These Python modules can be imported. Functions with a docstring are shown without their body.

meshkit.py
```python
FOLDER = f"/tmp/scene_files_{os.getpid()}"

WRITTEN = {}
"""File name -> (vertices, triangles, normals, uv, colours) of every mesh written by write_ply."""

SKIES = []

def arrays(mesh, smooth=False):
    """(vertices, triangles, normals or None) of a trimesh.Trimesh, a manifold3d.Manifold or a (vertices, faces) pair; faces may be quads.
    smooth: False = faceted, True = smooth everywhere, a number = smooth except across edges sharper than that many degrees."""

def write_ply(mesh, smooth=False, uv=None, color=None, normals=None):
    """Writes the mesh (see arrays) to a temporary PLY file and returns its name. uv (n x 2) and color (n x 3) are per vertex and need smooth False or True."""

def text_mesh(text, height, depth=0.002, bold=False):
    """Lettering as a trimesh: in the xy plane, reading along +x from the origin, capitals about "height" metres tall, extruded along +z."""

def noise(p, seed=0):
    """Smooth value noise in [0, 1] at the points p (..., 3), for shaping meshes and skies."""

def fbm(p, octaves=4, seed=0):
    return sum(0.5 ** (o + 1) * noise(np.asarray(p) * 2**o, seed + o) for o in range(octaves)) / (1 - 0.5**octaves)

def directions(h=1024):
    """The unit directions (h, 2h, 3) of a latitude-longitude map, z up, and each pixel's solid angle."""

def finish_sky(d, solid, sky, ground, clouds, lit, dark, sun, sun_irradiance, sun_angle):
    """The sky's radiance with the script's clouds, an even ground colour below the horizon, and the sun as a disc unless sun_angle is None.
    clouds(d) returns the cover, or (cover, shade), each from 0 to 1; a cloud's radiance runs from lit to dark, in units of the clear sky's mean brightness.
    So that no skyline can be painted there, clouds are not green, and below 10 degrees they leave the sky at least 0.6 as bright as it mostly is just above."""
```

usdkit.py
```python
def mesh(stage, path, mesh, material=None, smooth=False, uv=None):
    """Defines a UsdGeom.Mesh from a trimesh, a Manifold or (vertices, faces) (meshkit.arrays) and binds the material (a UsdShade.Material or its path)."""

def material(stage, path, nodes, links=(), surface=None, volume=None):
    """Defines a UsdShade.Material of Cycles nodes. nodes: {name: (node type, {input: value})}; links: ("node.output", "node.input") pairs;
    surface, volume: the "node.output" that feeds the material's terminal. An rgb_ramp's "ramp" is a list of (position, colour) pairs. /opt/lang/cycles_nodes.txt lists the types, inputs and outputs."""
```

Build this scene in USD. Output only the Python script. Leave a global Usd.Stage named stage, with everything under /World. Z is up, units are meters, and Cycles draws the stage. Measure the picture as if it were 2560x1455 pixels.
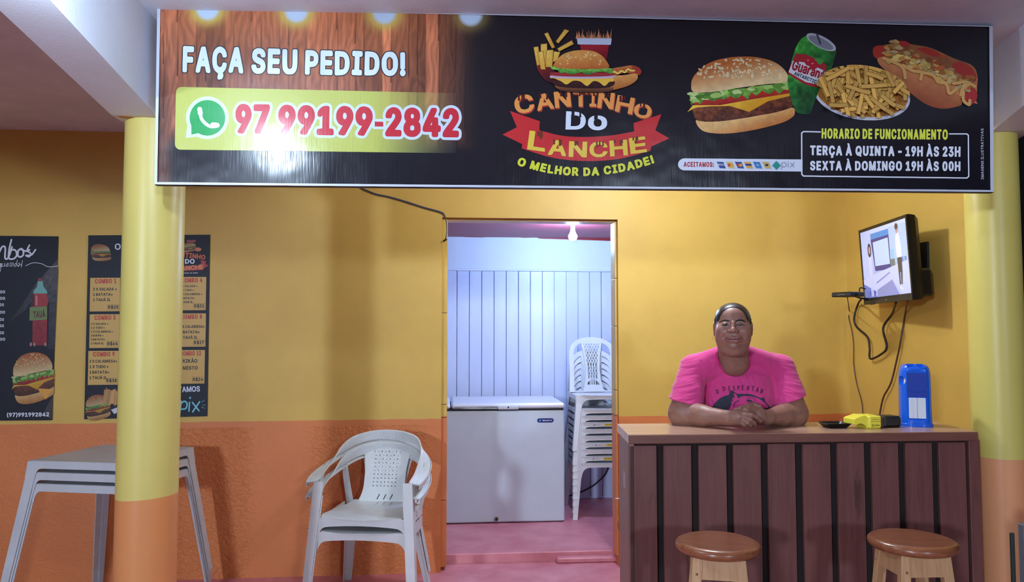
import math, random, re
import numpy as np, trimesh, manifold3d as m3
from shapely.geometry import Polygon, LineString, Point, box as sbox, MultiPolygon
from shapely.ops import unary_union
from shapely import affinity
from pxr import Usd, UsdGeom, UsdLux, UsdShade, Gf, Sdf, Vt
import usdkit, meshkit
stage = Usd.Stage.CreateInMemory()
UsdGeom.SetStageUpAxis(stage, 'Z'); UsdGeom.SetStageMetersPerUnit(stage, 1.0)
UsdGeom.Xform.Define(stage, '/World')
PI = math.pi
# ------------------------------------------------------------------ camera
F = 1900.0
CAM = np.array([0, 0, 1.45]); YAW, PIT = math.radians(5), math.radians(3)
FH = np.array([math.sin(YAW), math.cos(YAW), 0])
FWD = FH * math.cos(PIT) + np.array([0, 0, math.sin(PIT)])
RT = np.array([math.cos(YAW), -math.sin(YAW), 0]); UP = np.cross(RT, FWD)
cam = UsdGeom.Camera.Define(stage, '/World/camera')
cam.CreateHorizontalApertureAttr(36.0); cam.CreateFocalLengthAttr(36.0 * F / 2560)
cam.CreateVerticalApertureAttr(36.0 * 1455 / 2560)
cam.CreateClippingRangeAttr((0.05, 200))
cam.AddTransformOp().Set(Gf.Matrix4d(*RT, 0, *UP, 0, *(-FWD), 0, *CAM, 1))
cam.CreateExposureAttr(0.0)
# ------------------------------------------------------------------ light: night sky, a porch bulb, unseen lamps behind the sign and the viewer, a bulb in the back room
def ray(x, y): return FWD * F + RT * (x - 1280) + UP * (727.5 - y)
def atd(x, y, d): r = ray(x, y); return CAM + r * d / (r @ FH)          # point at a distance along the level viewing direction
def aty(x, y, Y): r = ray(x, y); return CAM + r * Y / r[1]
def atx(x, y, X): r = ray(x, y); return CAM + r * X / r[0]
def atz(x, y, Z): r = ray(x, y); return CAM + r * (Z - CAM[2]) / r[2]
dome = UsdLux.DomeLight.Define(stage, '/World/night_sky')
dome.CreateIntensityAttr(0.0015); dome.CreateColorAttr(Gf.Vec3f(0.75, 0.85, 1.0))
def bulb_light(name, p, power, radius, col):
    l = UsdLux.SphereLight.Define(stage, '/World/' + name)
    l.AddTranslateOp().Set(Gf.Vec3d(*map(float, p)))
    l.CreateRadiusAttr(radius); l.CreateNormalizeAttr(True); l.CreateIntensityAttr(power); l.CreateColorAttr(Gf.Vec3f(*col))
    return l
L1 = atd(134, -105, 1.76)
bulb_light('porch_bulb_light', L1, 8.5, 0.035, (0.70, 0.89, 1.14))
L2 = np.array([1.10, 3.5, 2.45])
bulb_light('unseen_bay_light', L2, 16.5, 0.045, (0.86, 0.95, 1.04))  # out of view behind the sign, placed to light the right walls
L4 = np.array([-4.6, -6.0, 2.35])
bulb_light('unseen_left_light', L4, 510.0, 0.30, (0.72, 0.89, 1.12))  # out of view behind the camera, placed to light the porch from the left
L5 = np.array([2.2, -6.5, 2.5])
bulb_light('unseen_right_light', L5, 210.0, 0.30, (0.72, 0.89, 1.12))  # out of view, placed to soften shadows and light the right column
L3 = atd(1432, 590, 5.45)

# ------------------------------------------------------------------ naming, tagging
used = {}
def numbered(name, parent='/World'):
    k = (parent, name); n = used.get(k, 0); used[k] = n + 1
    return name if n == 0 else f'{name}_{n:03d}'
def tag(o, label=None, cat=None, group=None, kind=None):
    p = o.GetPrim() if hasattr(o, 'GetPrim') else o
    for k, v in (('label', label), ('category', cat), ('group', group), ('kind', kind)):
        if v: p.SetCustomDataByKey(k, v)
    return p
class Thing:
    def __init__(self, name, label, cat, loc=(0, 0, 0), rz=0.0, group=None, kind=None):
        self.path = '/World/' + numbered(name)
        x = UsdGeom.Xform.Define(stage, self.path)
        x.AddTranslateOp().Set(Gf.Vec3d(*map(float, loc)))
        if rz: x.AddRotateZOp().Set(math.degrees(rz))
        self.loc, self.rz, self.x = np.array(loc, float), rz, x
        self.prim = tag(x, label, cat, group, kind); self.label, self.cat, self.group = label, cat, group
    def add(self, part, mesh, material, smooth=30, label=None, under=None, kind=None, col=None):
        base = self.path if under is None else str(under.GetPath())
        m = usdkit.mesh(stage, f'{base}/{numbered(part, base)}', mesh, MAT.get(material, material), smooth=False if col is not None else smooth)
        if col is not None: setcol(m, col)
        tag(m, label=label, kind=kind)
        return m
    def addw(self, part, mesh, material, smooth=30, **k):
        """the same for a mesh given in world coordinates"""
        m = as_tm(mesh).copy(); m.apply_translation(-self.loc)
        if self.rz: m.apply_transform(trimesh.transformations.rotation_matrix(-self.rz, [0, 0, 1]))
        return self.add(part, m, material, smooth, **k)
    def dup(self, loc, rz, label, group=None):
        p = '/World/' + numbered(re.sub(r'_\d{3}$', '', self.path.split('/')[-1]))
        x = UsdGeom.Xform.Define(stage, p)
        x.GetPrim().GetReferences().AddInternalReference(self.path)
        x.GetPrim().SetInstanceable(True)
        x.ClearXformOpOrder(); x.AddTranslateOp().Set(Gf.Vec3d(*map(float, loc))); x.AddRotateZOp().Set(math.degrees(rz))
        tag(x, label, self.cat, group or self.group)
        return x
def setcol(m, col):
    pv = UsdGeom.PrimvarsAPI(m).CreatePrimvar('tint', Sdf.ValueTypeNames.Color3fArray, 'vertex')
    pv.Set(Vt.Vec3fArray.FromNumpy(np.asarray(col, np.float32)))
def struct(name, mesh, material, label, smooth=False):
    m = usdkit.mesh(stage, '/World/' + numbered(name), mesh, MAT.get(material, material), smooth=smooth)
    tag(m, label=label, kind='structure', cat=re.sub(r'_.*', '', name)); return m
# ------------------------------------------------------------------ mesh helpers
def as_tm(m):
    if isinstance(m, trimesh.Trimesh): return m
    v, f, _ = meshkit.arrays(m); return trimesh.Trimesh(v, f, process=False)
def join(*ms): return trimesh.util.concatenate([as_tm(m) for m in (ms[0] if len(ms) == 1 and isinstance(ms[0], (list, tuple)) else ms)])
def bx(x0, x1, y0, y1, z0, z1, ch=0.0):
    """box between two corners, edges chamfered by ch"""
    if ch <= 0:
        m = trimesh.creation.box([x1 - x0, y1 - y0, z1 - z0]); m.apply_translation([(x0 + x1) / 2, (y0 + y1) / 2, (z0 + z1) / 2]); return m
    pts = []
    for sx in (0, 1):
        for sy in (0, 1):
            for sz in (0, 1):
                c = np.array([(x0, x1)[sx], (y0, y1)[sy], (z0, z1)[sz]]); d = np.array([1 - 2 * sx, 1 - 2 * sy, 1 - 2 * sz]) * ch
                for k in range(3):
                    q = c + d; q[k] = c[k]; pts.append(q)
    return trimesh.convex.convex_hull(np.array(pts))
def rot(m, ang, axis, pt=(0, 0, 0)):
    m = as_tm(m).copy(); m.apply_transform(trimesh.transformations.rotation_matrix(ang, axis, pt)); return m
def mov(m, *d): m = as_tm(m).copy(); m.apply_translation(d if len(d) == 3 else d[0]); return m
def frame(m, o, X, Y, Z):
    T = np.eye(4); T[:3, 0], T[:3, 1], T[:3, 2], T[:3, 3] = X, Y, Z, o
    m = as_tm(m).copy(); m.apply_transform(T); return m
def ext(poly, h):
    """polygon(s) extruded along +z"""
    gs = [g for g in getattr(poly, 'geoms', [poly]) if g.area > 1e-9]
    return join([trimesh.creation.extrude_polygon(g, h, engine='earcut') for g in gs])
def ext_xz(poly, y0, y1):
    """polygon drawn in x,z extruded from y0 to y1"""
    m = ext(poly, y1 - y0); v = m.vertices.copy()
    m.vertices = np.stack([v[:, 0], y1 - v[:, 2], v[:, 1]], 1); return m
def ext_yz(poly, x0, x1):
    m = ext(poly, x1 - x0); v = m.vertices.copy()
    m.vertices = np.stack([x0 + v[:, 2], v[:, 0], v[:, 1]], 1); return m
def lathe(prof, n=48): return trimesh.creation.revolve(np.asarray(prof, float), sections=n)
def spline(pts, n=60, closed=False):
    """Catmull-Rom through the points"""
    P = np.asarray(pts, float)
    if closed: P = np.vstack([P[-1], P, P[0], P[1]])
    else: P = np.vstack([2 * P[0] - P[1], P, 2 * P[-1] - P[-2]])
    k = len(P) - 3; out = []
    for t in np.linspace(0, k - 1e-9, n):
        i = int(t); u = t - i; a, b, c, d = P[i:i + 4]
        out.append(0.5 * (2 * b + (c - a) * u + (2 * a - 5 * b + 4 * c - d) * u * u + (3 * b - a - 3 * c + d) * u ** 3))
    return np.array(out)
def sweep(path, prof, side, close=False):
    """closed profile (u, v) along a path; side: the direction of u at each point; prof one profile or one per point"""
    path = np.asarray(path, float); n = len(path)
    T = np.gradient(path, axis=0); T /= np.linalg.norm(T, axis=1)[:, None]
    S = np.broadcast_to(np.asarray(side, float), (n, 3)); S = S - (S * T).sum(1)[:, None] * T; S = S / np.linalg.norm(S, axis=1)[:, None]
    N = np.cross(T, S)
    pr = np.asarray(prof, float)
    if pr.ndim == 2: pr = np.broadcast_to(pr, (n,) + pr.shape)
    k = pr.shape[1]
    V = path[:, None] + pr[..., 0:1] * S[:, None] + pr[..., 1:2] * N[:, None]
    V = V.reshape(-1, 3); f = []
    for i in range(n - 1):
        a = i * k + np.arange(k); b = i * k + (np.arange(k) + 1) % k
        f += [np.stack([a, b, b + k], 1), np.stack([a, b + k, a + k], 1)]
    c0, c1 = len(V), len(V) + 1
    V = np.vstack([V, path[:1] + (pr[0].mean(0)[0] * S[0] + pr[0].mean(0)[1] * N[0]), path[-1:] + (pr[-1].mean(0)[0] * S[-1] + pr[-1].mean(0)[1] * N[-1])])
    a, b = np.arange(k), (np.arange(k) + 1) % k
    f.append(np.stack([np.full(k, c0), b, a], 1)); e = (n - 1) * k
    f.append(np.stack([np.full(k, c1), e + a, e + b], 1))
    m = trimesh.Trimesh(V, np.vstack(f), process=False)
    if m.volume < 0: m.invert()
    return m
def tube(pts, r, n=8, seg=60, smoothpath=True):
    p = spline(pts, seg) if smoothpath else np.asarray(pts, float)
    T = np.gradient(p, axis=0); T /= np.linalg.norm(T, axis=1)[:, None]
    s = np.cross(T[0], [0.3, 0.5, 0.81]); S = []
    for t in T:
        s = s - (s @ t) * t; s = s / np.linalg.norm(s); S.append(s.copy())
    a = np.linspace(0, 2 * PI, n, endpoint=False); c = np.stack([np.cos(a), np.sin(a)], 1)
    rr = np.broadcast_to(np.asarray(r, float), (len(p),))
    return sweep(p, c[None] * rr[:, None, None], np.array(S))
def rrect(w, h, r, n=4):
    return np.array(sbox(-w / 2 + r, -h / 2 + r, w / 2 - r, h / 2 - r).buffer(r, quad_segs=n).exterior.coords)[:-1]
def bar(a, b, w, t, side=(1, 0, 0), r=0.002, w2=None, t2=None):
    """straight bar with a rounded rectangular section, tapering to w2 x t2"""
    a, b = np.asarray(a, float), np.asarray(b, float); w2, t2 = w2 or w, t2 or t
    return sweep(np.array([a, b]), np.stack([rrect(w, t, r), rrect(w2, t2, r)]), side)
def ball(c, r, sub=2):
    m = trimesh.creation.icosphere(sub, 1.0); m.apply_scale(r); m.apply_translation(c); return m
# ------------------------------------------------------------------ materials
def lin(c):
    c = np.asarray(c, float) / 255.0
    return np.where(c <= 0.04045, c / 12.92, ((c + 0.055) / 1.055) ** 2.4)
MAT = {}
def mat(name, col, rough=0.5, var=0.0, vscale=8.0, vstretch=(1, 1, 1), bump=0.0, bscale=60.0, bstretch=None, metallic=0.0, spec=0.5, coat=0.0, col2=None, space='object', **extra):
    c = lin(col); nodes = {'p': ('principled_bsdf', {'roughness': rough, 'metallic': metallic, 'specular_ior_level': spec, 'coat_weight': coat, **extra})}; links = []
    if var or bump or col2 is not None:
        nodes['tc'] = ('texture_coordinate', {}) if space == 'object' else ('geometry', {})
        src = 'tc.object' if space == 'object' else 'tc.position'
    if var or col2 is not None:
        nodes['mp'] = ('mapping', {'scale': tuple(vstretch)}); nodes['n'] = ('noise_texture', {'scale': vscale, 'detail': 5.0, 'roughness': 0.6})
        a, b = (np.clip(c * (1 - var), 0, 1), np.clip(c * (1 + var), 0, 1)) if col2 is None else (c, lin(col2))
        nodes['r'] = ('rgb_ramp', {'ramp': [(0.3, tuple(a)), (0.7, tuple(b))]})
        links += [(src, 'mp.vector'), ('mp.vector', 'n.vector'), ('n.fac', 'r.fac'), ('r.color', 'p.base_color')]
    else: nodes['p'][1]['base_color'] = tuple(c)
    if bump:
        nodes['mb'] = ('mapping', {'scale': tuple(bstretch or (1, 1, 1))}); nodes['nb'] = ('noise_texture', {'scale': bscale, 'detail': 3.0})
        nodes['b'] = ('bump', {'strength': bump, 'distance': 0.004})
        links += [(src, 'mb.vector'), ('mb.vector', 'nb.vector'), ('nb.fac', 'b.height'), ('b.normal', 'p.normal')]
    MAT[name] = usdkit.material(stage, '/World/Looks/' + name, nodes, links, surface='p.BSDF'); return MAT[name]
def two_tone(name, upper, lower, z0, slope, rough, patches=False, wob=0.006, vary=0.08):
    """painted wall: one colour above a hand-painted line, another below; fine roller grain, coarse stucco patches below the line"""
    def tones(c): return [(0.3, tuple(lin(c) * (1 - vary))), (0.7, tuple(np.clip(lin(c) * (1 + vary), 0, 1)))]
    n = {'g': ('geometry', {}), 's': ('separate_xyz', {}), 'p': ('principled_bsdf', {'roughness': rough, 'specular_ior_level': 0.4}),
         'w': ('noise_texture', {'scale': 9.0, 'detail': 3.0}), 'wm': ('math', {'math_type': 'multiply_add', 'value2': wob * 2, 'value3': -wob}),
         'zx': ('math', {'math_type': 'multiply_add', 'value2': -slope}), 'zz': ('math', {'math_type': 'add'}), 'gt': ('math', {'math_type': 'greater_than', 'value2': z0}),
         'vn': ('noise_texture', {'scale': 2.2, 'detail': 6.0, 'roughness': 0.6}), 'ru': ('rgb_ramp', {'ramp': tones(upper)}), 'rl': ('rgb_ramp', {'ramp': tones(lower)}), 'mx': ('mix_color', {}),
         'f': ('noise_texture', {'scale': 420.0, 'detail': 2.0}), 'b1': ('bump', {'strength': 0.10, 'distance': 0.002})}
    l = [('g.position', 's.vector'), ('g.position', 'w.vector'), ('w.fac', 'wm.value1'), ('s.x', 'zx.value1'), ('s.z', 'zx.value3'), ('zx.value', 'zz.value1'), ('wm.value', 'zz.value2'), ('zz.value', 'gt.value1'),
         ('g.position', 'vn.vector'), ('vn.fac', 'ru.fac'), ('vn.fac', 'rl.fac'), ('gt.value', 'mx.fac'), ('rl.color', 'mx.a'), ('ru.color', 'mx.b'), ('mx.result', 'p.base_color'),
         ('g.position', 'f.vector'), ('f.fac', 'b1.height'), ('b1.normal', 'p.normal')]
    if patches:
        n |= {'xm': ('map_range', {'from_min': -5.0, 'from_max': 3.0, 'clamp': True}), 'xw': ('noise_texture', {'scale': 6.0}), 'xa': ('math', {'math_type': 'multiply_add', 'value2': 0.1}),
              'xr': ('rgb_ramp', {'interpolate': True, 'ramp': patches}), 'lt': ('math', {'math_type': 'less_than', 'value2': z0 - 0.035}), 'mk': ('math', {'math_type': 'multiply'}), 'mk2': ('math', {'math_type': 'multiply'}),
              'st': ('noise_texture', {'scale': 42.0, 'detail': 4.0, 'roughness': 0.55, 'distortion': 0.9}), 'b2': ('bump', {'strength': 0.85, 'distance': 0.012})}
        l += [('s.x', 'xa.value3'), ('g.position', 'xw.vector'), ('xw.fac', 'xa.value1'), ('xa.value', 'xm.value'), ('xm.result', 'xr.fac'), ('zx.value', 'lt.value1'), ('lt.value', 'mk.value1'), ('xr.color', 'mk.value2'),
              ('g.position', 'st.vector'), ('st.fac', 'mk2.value1'), ('mk.value', 'mk2.value2'), ('mk2.value', 'b2.height'), ('b1.normal', 'b2.normal'), ('b2.normal', 'p.normal')]
    MAT[name] = usdkit.material(stage, '/World/Looks/' + name, n, l, surface='p.BSDF')
def wood(name, dark, light, rough, axis='z', scale=1.0, coat=0.0, bump=0.15, stain=0.0):
    st = {'z': (14, 14, 0.8), 'x': (0.8, 14, 14), 'y': (14, 0.8, 14)}[axis]
    n = {'tc': ('texture_coordinate', {}), 'oi': ('object_info', {}), 'ad': ('vector_math', {'vector_math_type': 'add'}), 'mp': ('mapping', {'scale': tuple(s * scale for s in st)}), 'n1': ('noise_texture', {'scale': 1.6, 'detail': 6.0, 'roughness': 0.65, 'distortion': 0.8}),
         'n2': ('noise_texture', {'scale': 9.0, 'detail': 4.0}), 'r': ('rgb_ramp', {'ramp': [(0.28, tuple(lin(dark))), (0.72, tuple(lin(light)))]}), 'm': ('mix_float', {'fac': 0.35}),
         'b': ('bump', {'strength': bump, 'distance': 0.002}), 'p': ('principled_bsdf', {'roughness': rough, 'coat_weight': coat, 'coat_roughness': 0.2})}
    n.pop('ad')
    l = [('tc.object', 'mp.vector'), ('mp.vector', 'n1.vector'), ('mp.vector', 'n2.vector'), ('n1.fac', 'm.a'), ('n2.fac', 'm.b'), ('m.result', 'r.fac'), ('m.result', 'b.height'), ('b.normal', 'p.normal')]
    n.pop('oi')
    if stain:
        n |= {'ms': ('mapping', {'scale': (16, 16, 3.5)}), 'ns': ('noise_texture', {'scale': 1.0, 'detail': 3.0}), 'rs': ('rgb_ramp', {'ramp': [(0.66, (1, 1, 1)), (0.74, (stain,) * 3)]}), 'mm': ('mix_color', {'blend_type': 'multiply', 'fac': 1.0})}
        l += [('tc.object', 'ms.vector'), ('ms.vector', 'ns.vector'), ('ns.fac', 'rs.fac'), ('r.color', 'mm.a'), ('rs.color', 'mm.b'), ('mm.result', 'p.base_color')]
    else: l.append(('r.color', 'p.base_color'))
    MAT[name] = usdkit.material(stage, '/World/Looks/' + name, n, l, surface='p.BSDF')
def printed(name, rough, emit=0.0, coat=0.0, ribs=False, spec=0.5, sss=0.0):
    """the colour comes from the print: the mesh's own vertex tint"""
    n = {'a': ('attribute', {'attribute': 'tint'}), 'p': ('principled_bsdf', {'roughness': rough, 'coat_weight': coat, 'specular_ior_level': spec})}; l = [('a.color', 'p.base_color')]
    if emit: n['p'][1]['emission_strength'] = emit; l.append(('a.color', 'p.emission_color'))
    if sss: n['p'][1] |= {'subsurface_weight': sss, 'subsurface_scale': 0.004}
    if ribs:
        n |= {'g': ('geometry', {}), 'mp': ('mapping', {'scale': (1, 1, 0.06)}), 'w': ('noise_texture', {'scale': 160.0, 'detail': 2.0}), 'w2': ('noise_texture', {'scale': 5.0, 'detail': 2.0}), 'b': ('bump', {'strength': 0.10, 'distance': 0.003}), 'b2': ('bump', {'strength': 0.25, 'distance': 0.02})}
        l += [('g.position', 'mp.vector'), ('mp.vector', 'w.vector'), ('g.position', 'w2.vector'), ('w.fac', 'b.height'), ('w2.fac', 'b2.height'), ('b.normal', 'b2.normal'), ('b2.normal', 'p.normal')]
    MAT[name] = usdkit.material(stage, '/World/Looks/' + name, n, l, surface='p.BSDF')
# ------------------------------------------------------------------ the place: surfaces
YB, XR, ZC, ZF = 4.665, 2.568, 2.635, 0.06        # back wall face, right wall face, ceiling, back room floor
two_tone('wall_paint', (204, 166, 78), (206, 120, 66), 0.917, 0.003, 0.5, patches=[(0, (.25,) * 3), (.40, (.25,) * 3), (.425, (1, 1, 1)), (.485, (1, 1, 1)), (.495, (.1,) * 3), (.527, (.1,) * 3), (.535, (1, 1, 1)), (.615, (1, 1, 1)), (.622, (.3,) * 3), (1, (.8,) * 3)])
two_tone('column_paint_left', (218, 202, 112), (222, 146, 88), 0.876, 0.055, 0.36, wob=0.002, vary=0.04)
two_tone('column_paint_right', (214, 198, 104), (226, 156, 108), 0.936, -0.01, 0.36, wob=0.002, vary=0.04)
mat('whitewash', (224, 230, 238), 0.6, var=0.05, vscale=3, bump=0.12, bscale=150, space='world')
mat('grey_soffit', (222, 226, 234), 0.6, var=0.08, vscale=5, bump=0.12, bscale=150, space='world')
mat('red_floor', (192, 108, 118), 0.42, bump=0.25, bscale=25, col2=(218, 146, 154), vscale=4.5, space='world')
mat('red_ceiling', (150, 60, 72), 0.5, var=0.1, vscale=4, space='world')
mat('red_paint', (150, 28, 38), 0.5)
mat('inner_white', (218, 222, 236), 0.55, var=0.03, vscale=3, space='world')
mat('pvc', (206, 212, 238), 0.35, var=0.05, vscale=4, vstretch=(1, 1, .3))
mat('frame_yellow', (204, 166, 78), 0.4, var=0.08, vscale=20, bump=0.2, bscale=80, space='world')
mat('night', (10, 11, 14), 0.9)
# floor of the porch, slab of the back room
struct('floor', bx(-6, 5, -3, YB + .16, -.12, 0), 'red_floor', 'red painted cement floor of the porch')
slab = bx(-1.6, 3.0, YB + .165, 6.7, -.12, ZF, .006)
struct('floor', slab, 'red_floor', 'raised red painted floor of the back room')
sill = struct('trim_1', bx(.70, 1.10, YB + .11, YB + .168, 0, .034, .008), 'red_floor', 'low red cement strip along the right of the doorway step')
# back wall with the doorway
X0, X1, ZD = aty(1105, 700, YB)[0], aty(1545, 700, YB)[0], aty(1330, 546, YB)[2]
outer = sbox(-6, 0, XR + .15, ZC); hole = sbox(X0, -1, X1, ZD)
wb = ext_xz(outer.difference(hole), YB, YB + .15)
struct('wall_back', wb, 'wall_paint', 'yellow over orange painted rear wall of the porch')
struct('wall_right', bx(XR, XR + .12, 3.42, YB, 0, ZC), 'wall_paint', 'yellow side wall behind the counter')
# timber frame in the doorway
fr = Thing('door_1', 'yellow over orange painted wooden frame of the open doorway', 'doorway', ((X0 + X1) / 2, YB + .07, 0), kind='structure')
fx0, fx1 = X0 + .012, X1 - .012
two_tone('jamb_paint', (204, 168, 80), (206, 120, 66), 0.93, 0.0, 0.4)
for a, b in ((X0 - .001, X0 + .034), (X1 - .012, X1 + .001)):
    zs = [0.02, .42, .92, 1.0, 1.56, ZD + .001] if a < .5 else [0.06, .92, 1.08, 1.48, 1.78, ZD + .001]
    for z0, z1 in zip(zs[:-1], zs[1:]):
        fr.addw('jamb_board', bx(a, b, YB + .035, YB + .15, z0 + .0015, z1 - .0015, .002), 'jamb_paint', smooth=False)
fr.addw('lintel_board', bx(X0 + .034, X1 - .012, YB + .035, YB + .15, ZD - .012, ZD + .001, .002), 'frame_yellow', smooth=False)
# back room
struct('wall_interior_left', bx(-1.6, -1.5, YB + .15, 6.5, 0, 2.3), 'inner_white', 'white left wall of the back room')
struct('wall_interior_right', bx(2.2, 2.3, YB + .15, 6.5, 0, 2.3), 'inner_white', 'white right wall of the back room')
YI = 6.32
wi = struct('wall_interior_back', bx(-1.6, 2.3, YI + .02, YI + .12, 0, 2.3), 'inner_white', 'white rear wall of the back room with a plank lining')
ZT = aty(1330, 678, YI)[2]; xs = [aty(x, 800, YI)[0] for x in (1111.5, 1142, 1173, 1204, 1235, 1265.4, 1296, 1326, 1355.7, 1385.8, 1416, 1445.5, 1474.5, 1504, 1534)]
xs = [xs[0] - .1 * k for k in range(14, 0, -1)] + xs + [xs[-1] + .1 * k for k in range(1, 7)]
for a, b in zip(xs[:-1], xs[1:]):
    pl = join(bx(a + .0025, b - .0025, YI + .004, YI + .02, ZF, ZT, .003))
    m = usdkit.mesh(stage, f'/World/wall_interior_back/{numbered("plank", "wib")}', pl, MAT['pvc'], smooth=False)
usdkit.mesh(stage, '/World/wall_interior_back/top_rail', bx(xs[0], xs[-1], YI - .006, YI + .02, ZT, ZT + .016, .003), MAT['inner_white'], smooth=False)
usdkit.mesh(stage, '/World/wall_interior_back/skirting', bx(xs[0], xs[-1], YI - .006, YI + .02, ZF, ZF + .014, .003), MAT['pvc'], smooth=False)
# ragged red band along the top of the lined wall
rb = [(x, aty(x, y, YI)) for x, y in ((1080, 590), (1127, 590), (1135, 584), (1160, 592), (1205, 593), (1250, 590), (1268, 589), (1290, 592), (1310, 594), (1342, 593), (1350, 596), (1450, 599), (1535, 602), (1600, 604))]
rbp = Polygon([(p[0], p[2]) for _, p in rb] + [(2.2, 2.26), (-1.5, 2.26)])
usdkit.mesh(stage, '/World/wall_interior_back/painted_band', ext_xz(rbp, YI + .017, YI + .021), MAT['red_paint'], smooth=False)
struct('ceiling', bx(-1.6, 2.3, YB + .15, 6.5, 2.235, 2.33), 'red_ceiling', 'dull red ceiling of the back room')
# porch ceiling, beams
struct('ceiling', bx(-6, 3.4, -2.2, YB + .15, ZC, ZC + .12), 'grey_soffit', 'pale plastered porch ceiling over the sign')
CL, CR = np.array([-1.155, 3.112]), np.array([2.378, 3.105]); ZL, ZR = 2.272, 2.296
bL = Thing('beam', 'whitewashed cantilever beam running out from the left column', 'beam', (CL[0], CL[1], ZL), kind='structure')
prof = Polygon([(3.24, ZC + .01), (3.24, ZL), (2.98, ZL), (0.6, ZL + .30), (0.6, ZC + .01)])
p_out = atd(385, 295, 2.83)[0]
mb = ext_yz(prof, CL[0] - .118, p_out - .005)
bL.addw('concrete', mb, 'whitewash', smooth=False)
xL = CL[0] - .118
rs = np.random.RandomState(3)
chipm = ext(Polygon([(-.028, -.012), (-.01, -.02), (.022, -.008), (.03, .012), (.004, .02), (-.02, .012)]), .0012)
mat('bare_plaster', (196, 142, 90), 0.8, var=.15, vscale=60)
bL.addw('chipped_patch', mov(chipm, CL[0] - .075, 3.005, ZL - .0012), 'bare_plaster', smooth=False, label='bare ochre patch where the paint has flaked off')
bR = Thing('beam', 'whitewashed cantilever beam running out from the right column', 'beam', (CR[0], CR[1], ZR), kind='structure')
profR = Polygon([(.14, ZC + .01 - ZR), (.14, 0), (-.12, 0), (-2.3, .20), (-2.3, ZC + .01 - ZR)])
mr = rot(ext_yz(profR, -.037, .13), math.radians(-16), [0, 0, 1]); 
bR.add('concrete', mr, 'whitewash', smooth=False)
hb = Thing('beam', 'header beam hidden behind the sign between the two columns', 'beam', (.6, 3.14, 2.36), kind='structure')
hb.addw('concrete', bx(p_out, CR[0] - .12, 3.05, 3.22, 2.36, ZC + .01), 'whitewash', smooth=False)  # hidden from view; placed to shade the wall behind the sign
rbm = Thing('beam', 'unseen rear beam from the left column back to the wall, shading the upper left', 'beam', (CL[0], 3.9, 2.4), kind='structure')
rbm.addw('concrete', bx(CL[0] - .1, CL[0] + .1, 3.24, YB, 2.32, ZC + .01), 'whitewash', smooth=False)  # out of view, placed to shade the upper left wall
fa = Thing('beam', 'added front beam above and behind the viewer, shading the upper left wall', 'beam', (0, -1.6, 2.42), kind='structure')
fa.addw('concrete', bx(-6, 3.4, -1.75, -1.55, 2.47, ZC + .01), 'whitewash', smooth=False)  # beam added out of view to shade the porch wall
fa.addw('deep_end', bx(-6, -3.2, -1.75, -1.55, 2.27, 2.47), 'whitewash', smooth=False)  # added lower end, keeps the left front light off the upper wall
# columns
def column(c, r, zt, material, label):
    t = Thing('column', label, 'column', (c[0], c[1], 0), kind='structure')
    pr = [(0, -.02), (r, -.02), (r, zt - .004), (r - .004, zt), (0, zt)]
    t.add('shaft', lathe(pr, 72), material, smooth=40)
    return t
column(CL, .1125, ZL + .004, 'column_paint_left', 'round lemon over orange column in front of the menu posters')
column(CR, .105, ZR + .004, 'column_paint_right', 'round lemon over orange column at the right end of the counter')
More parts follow.
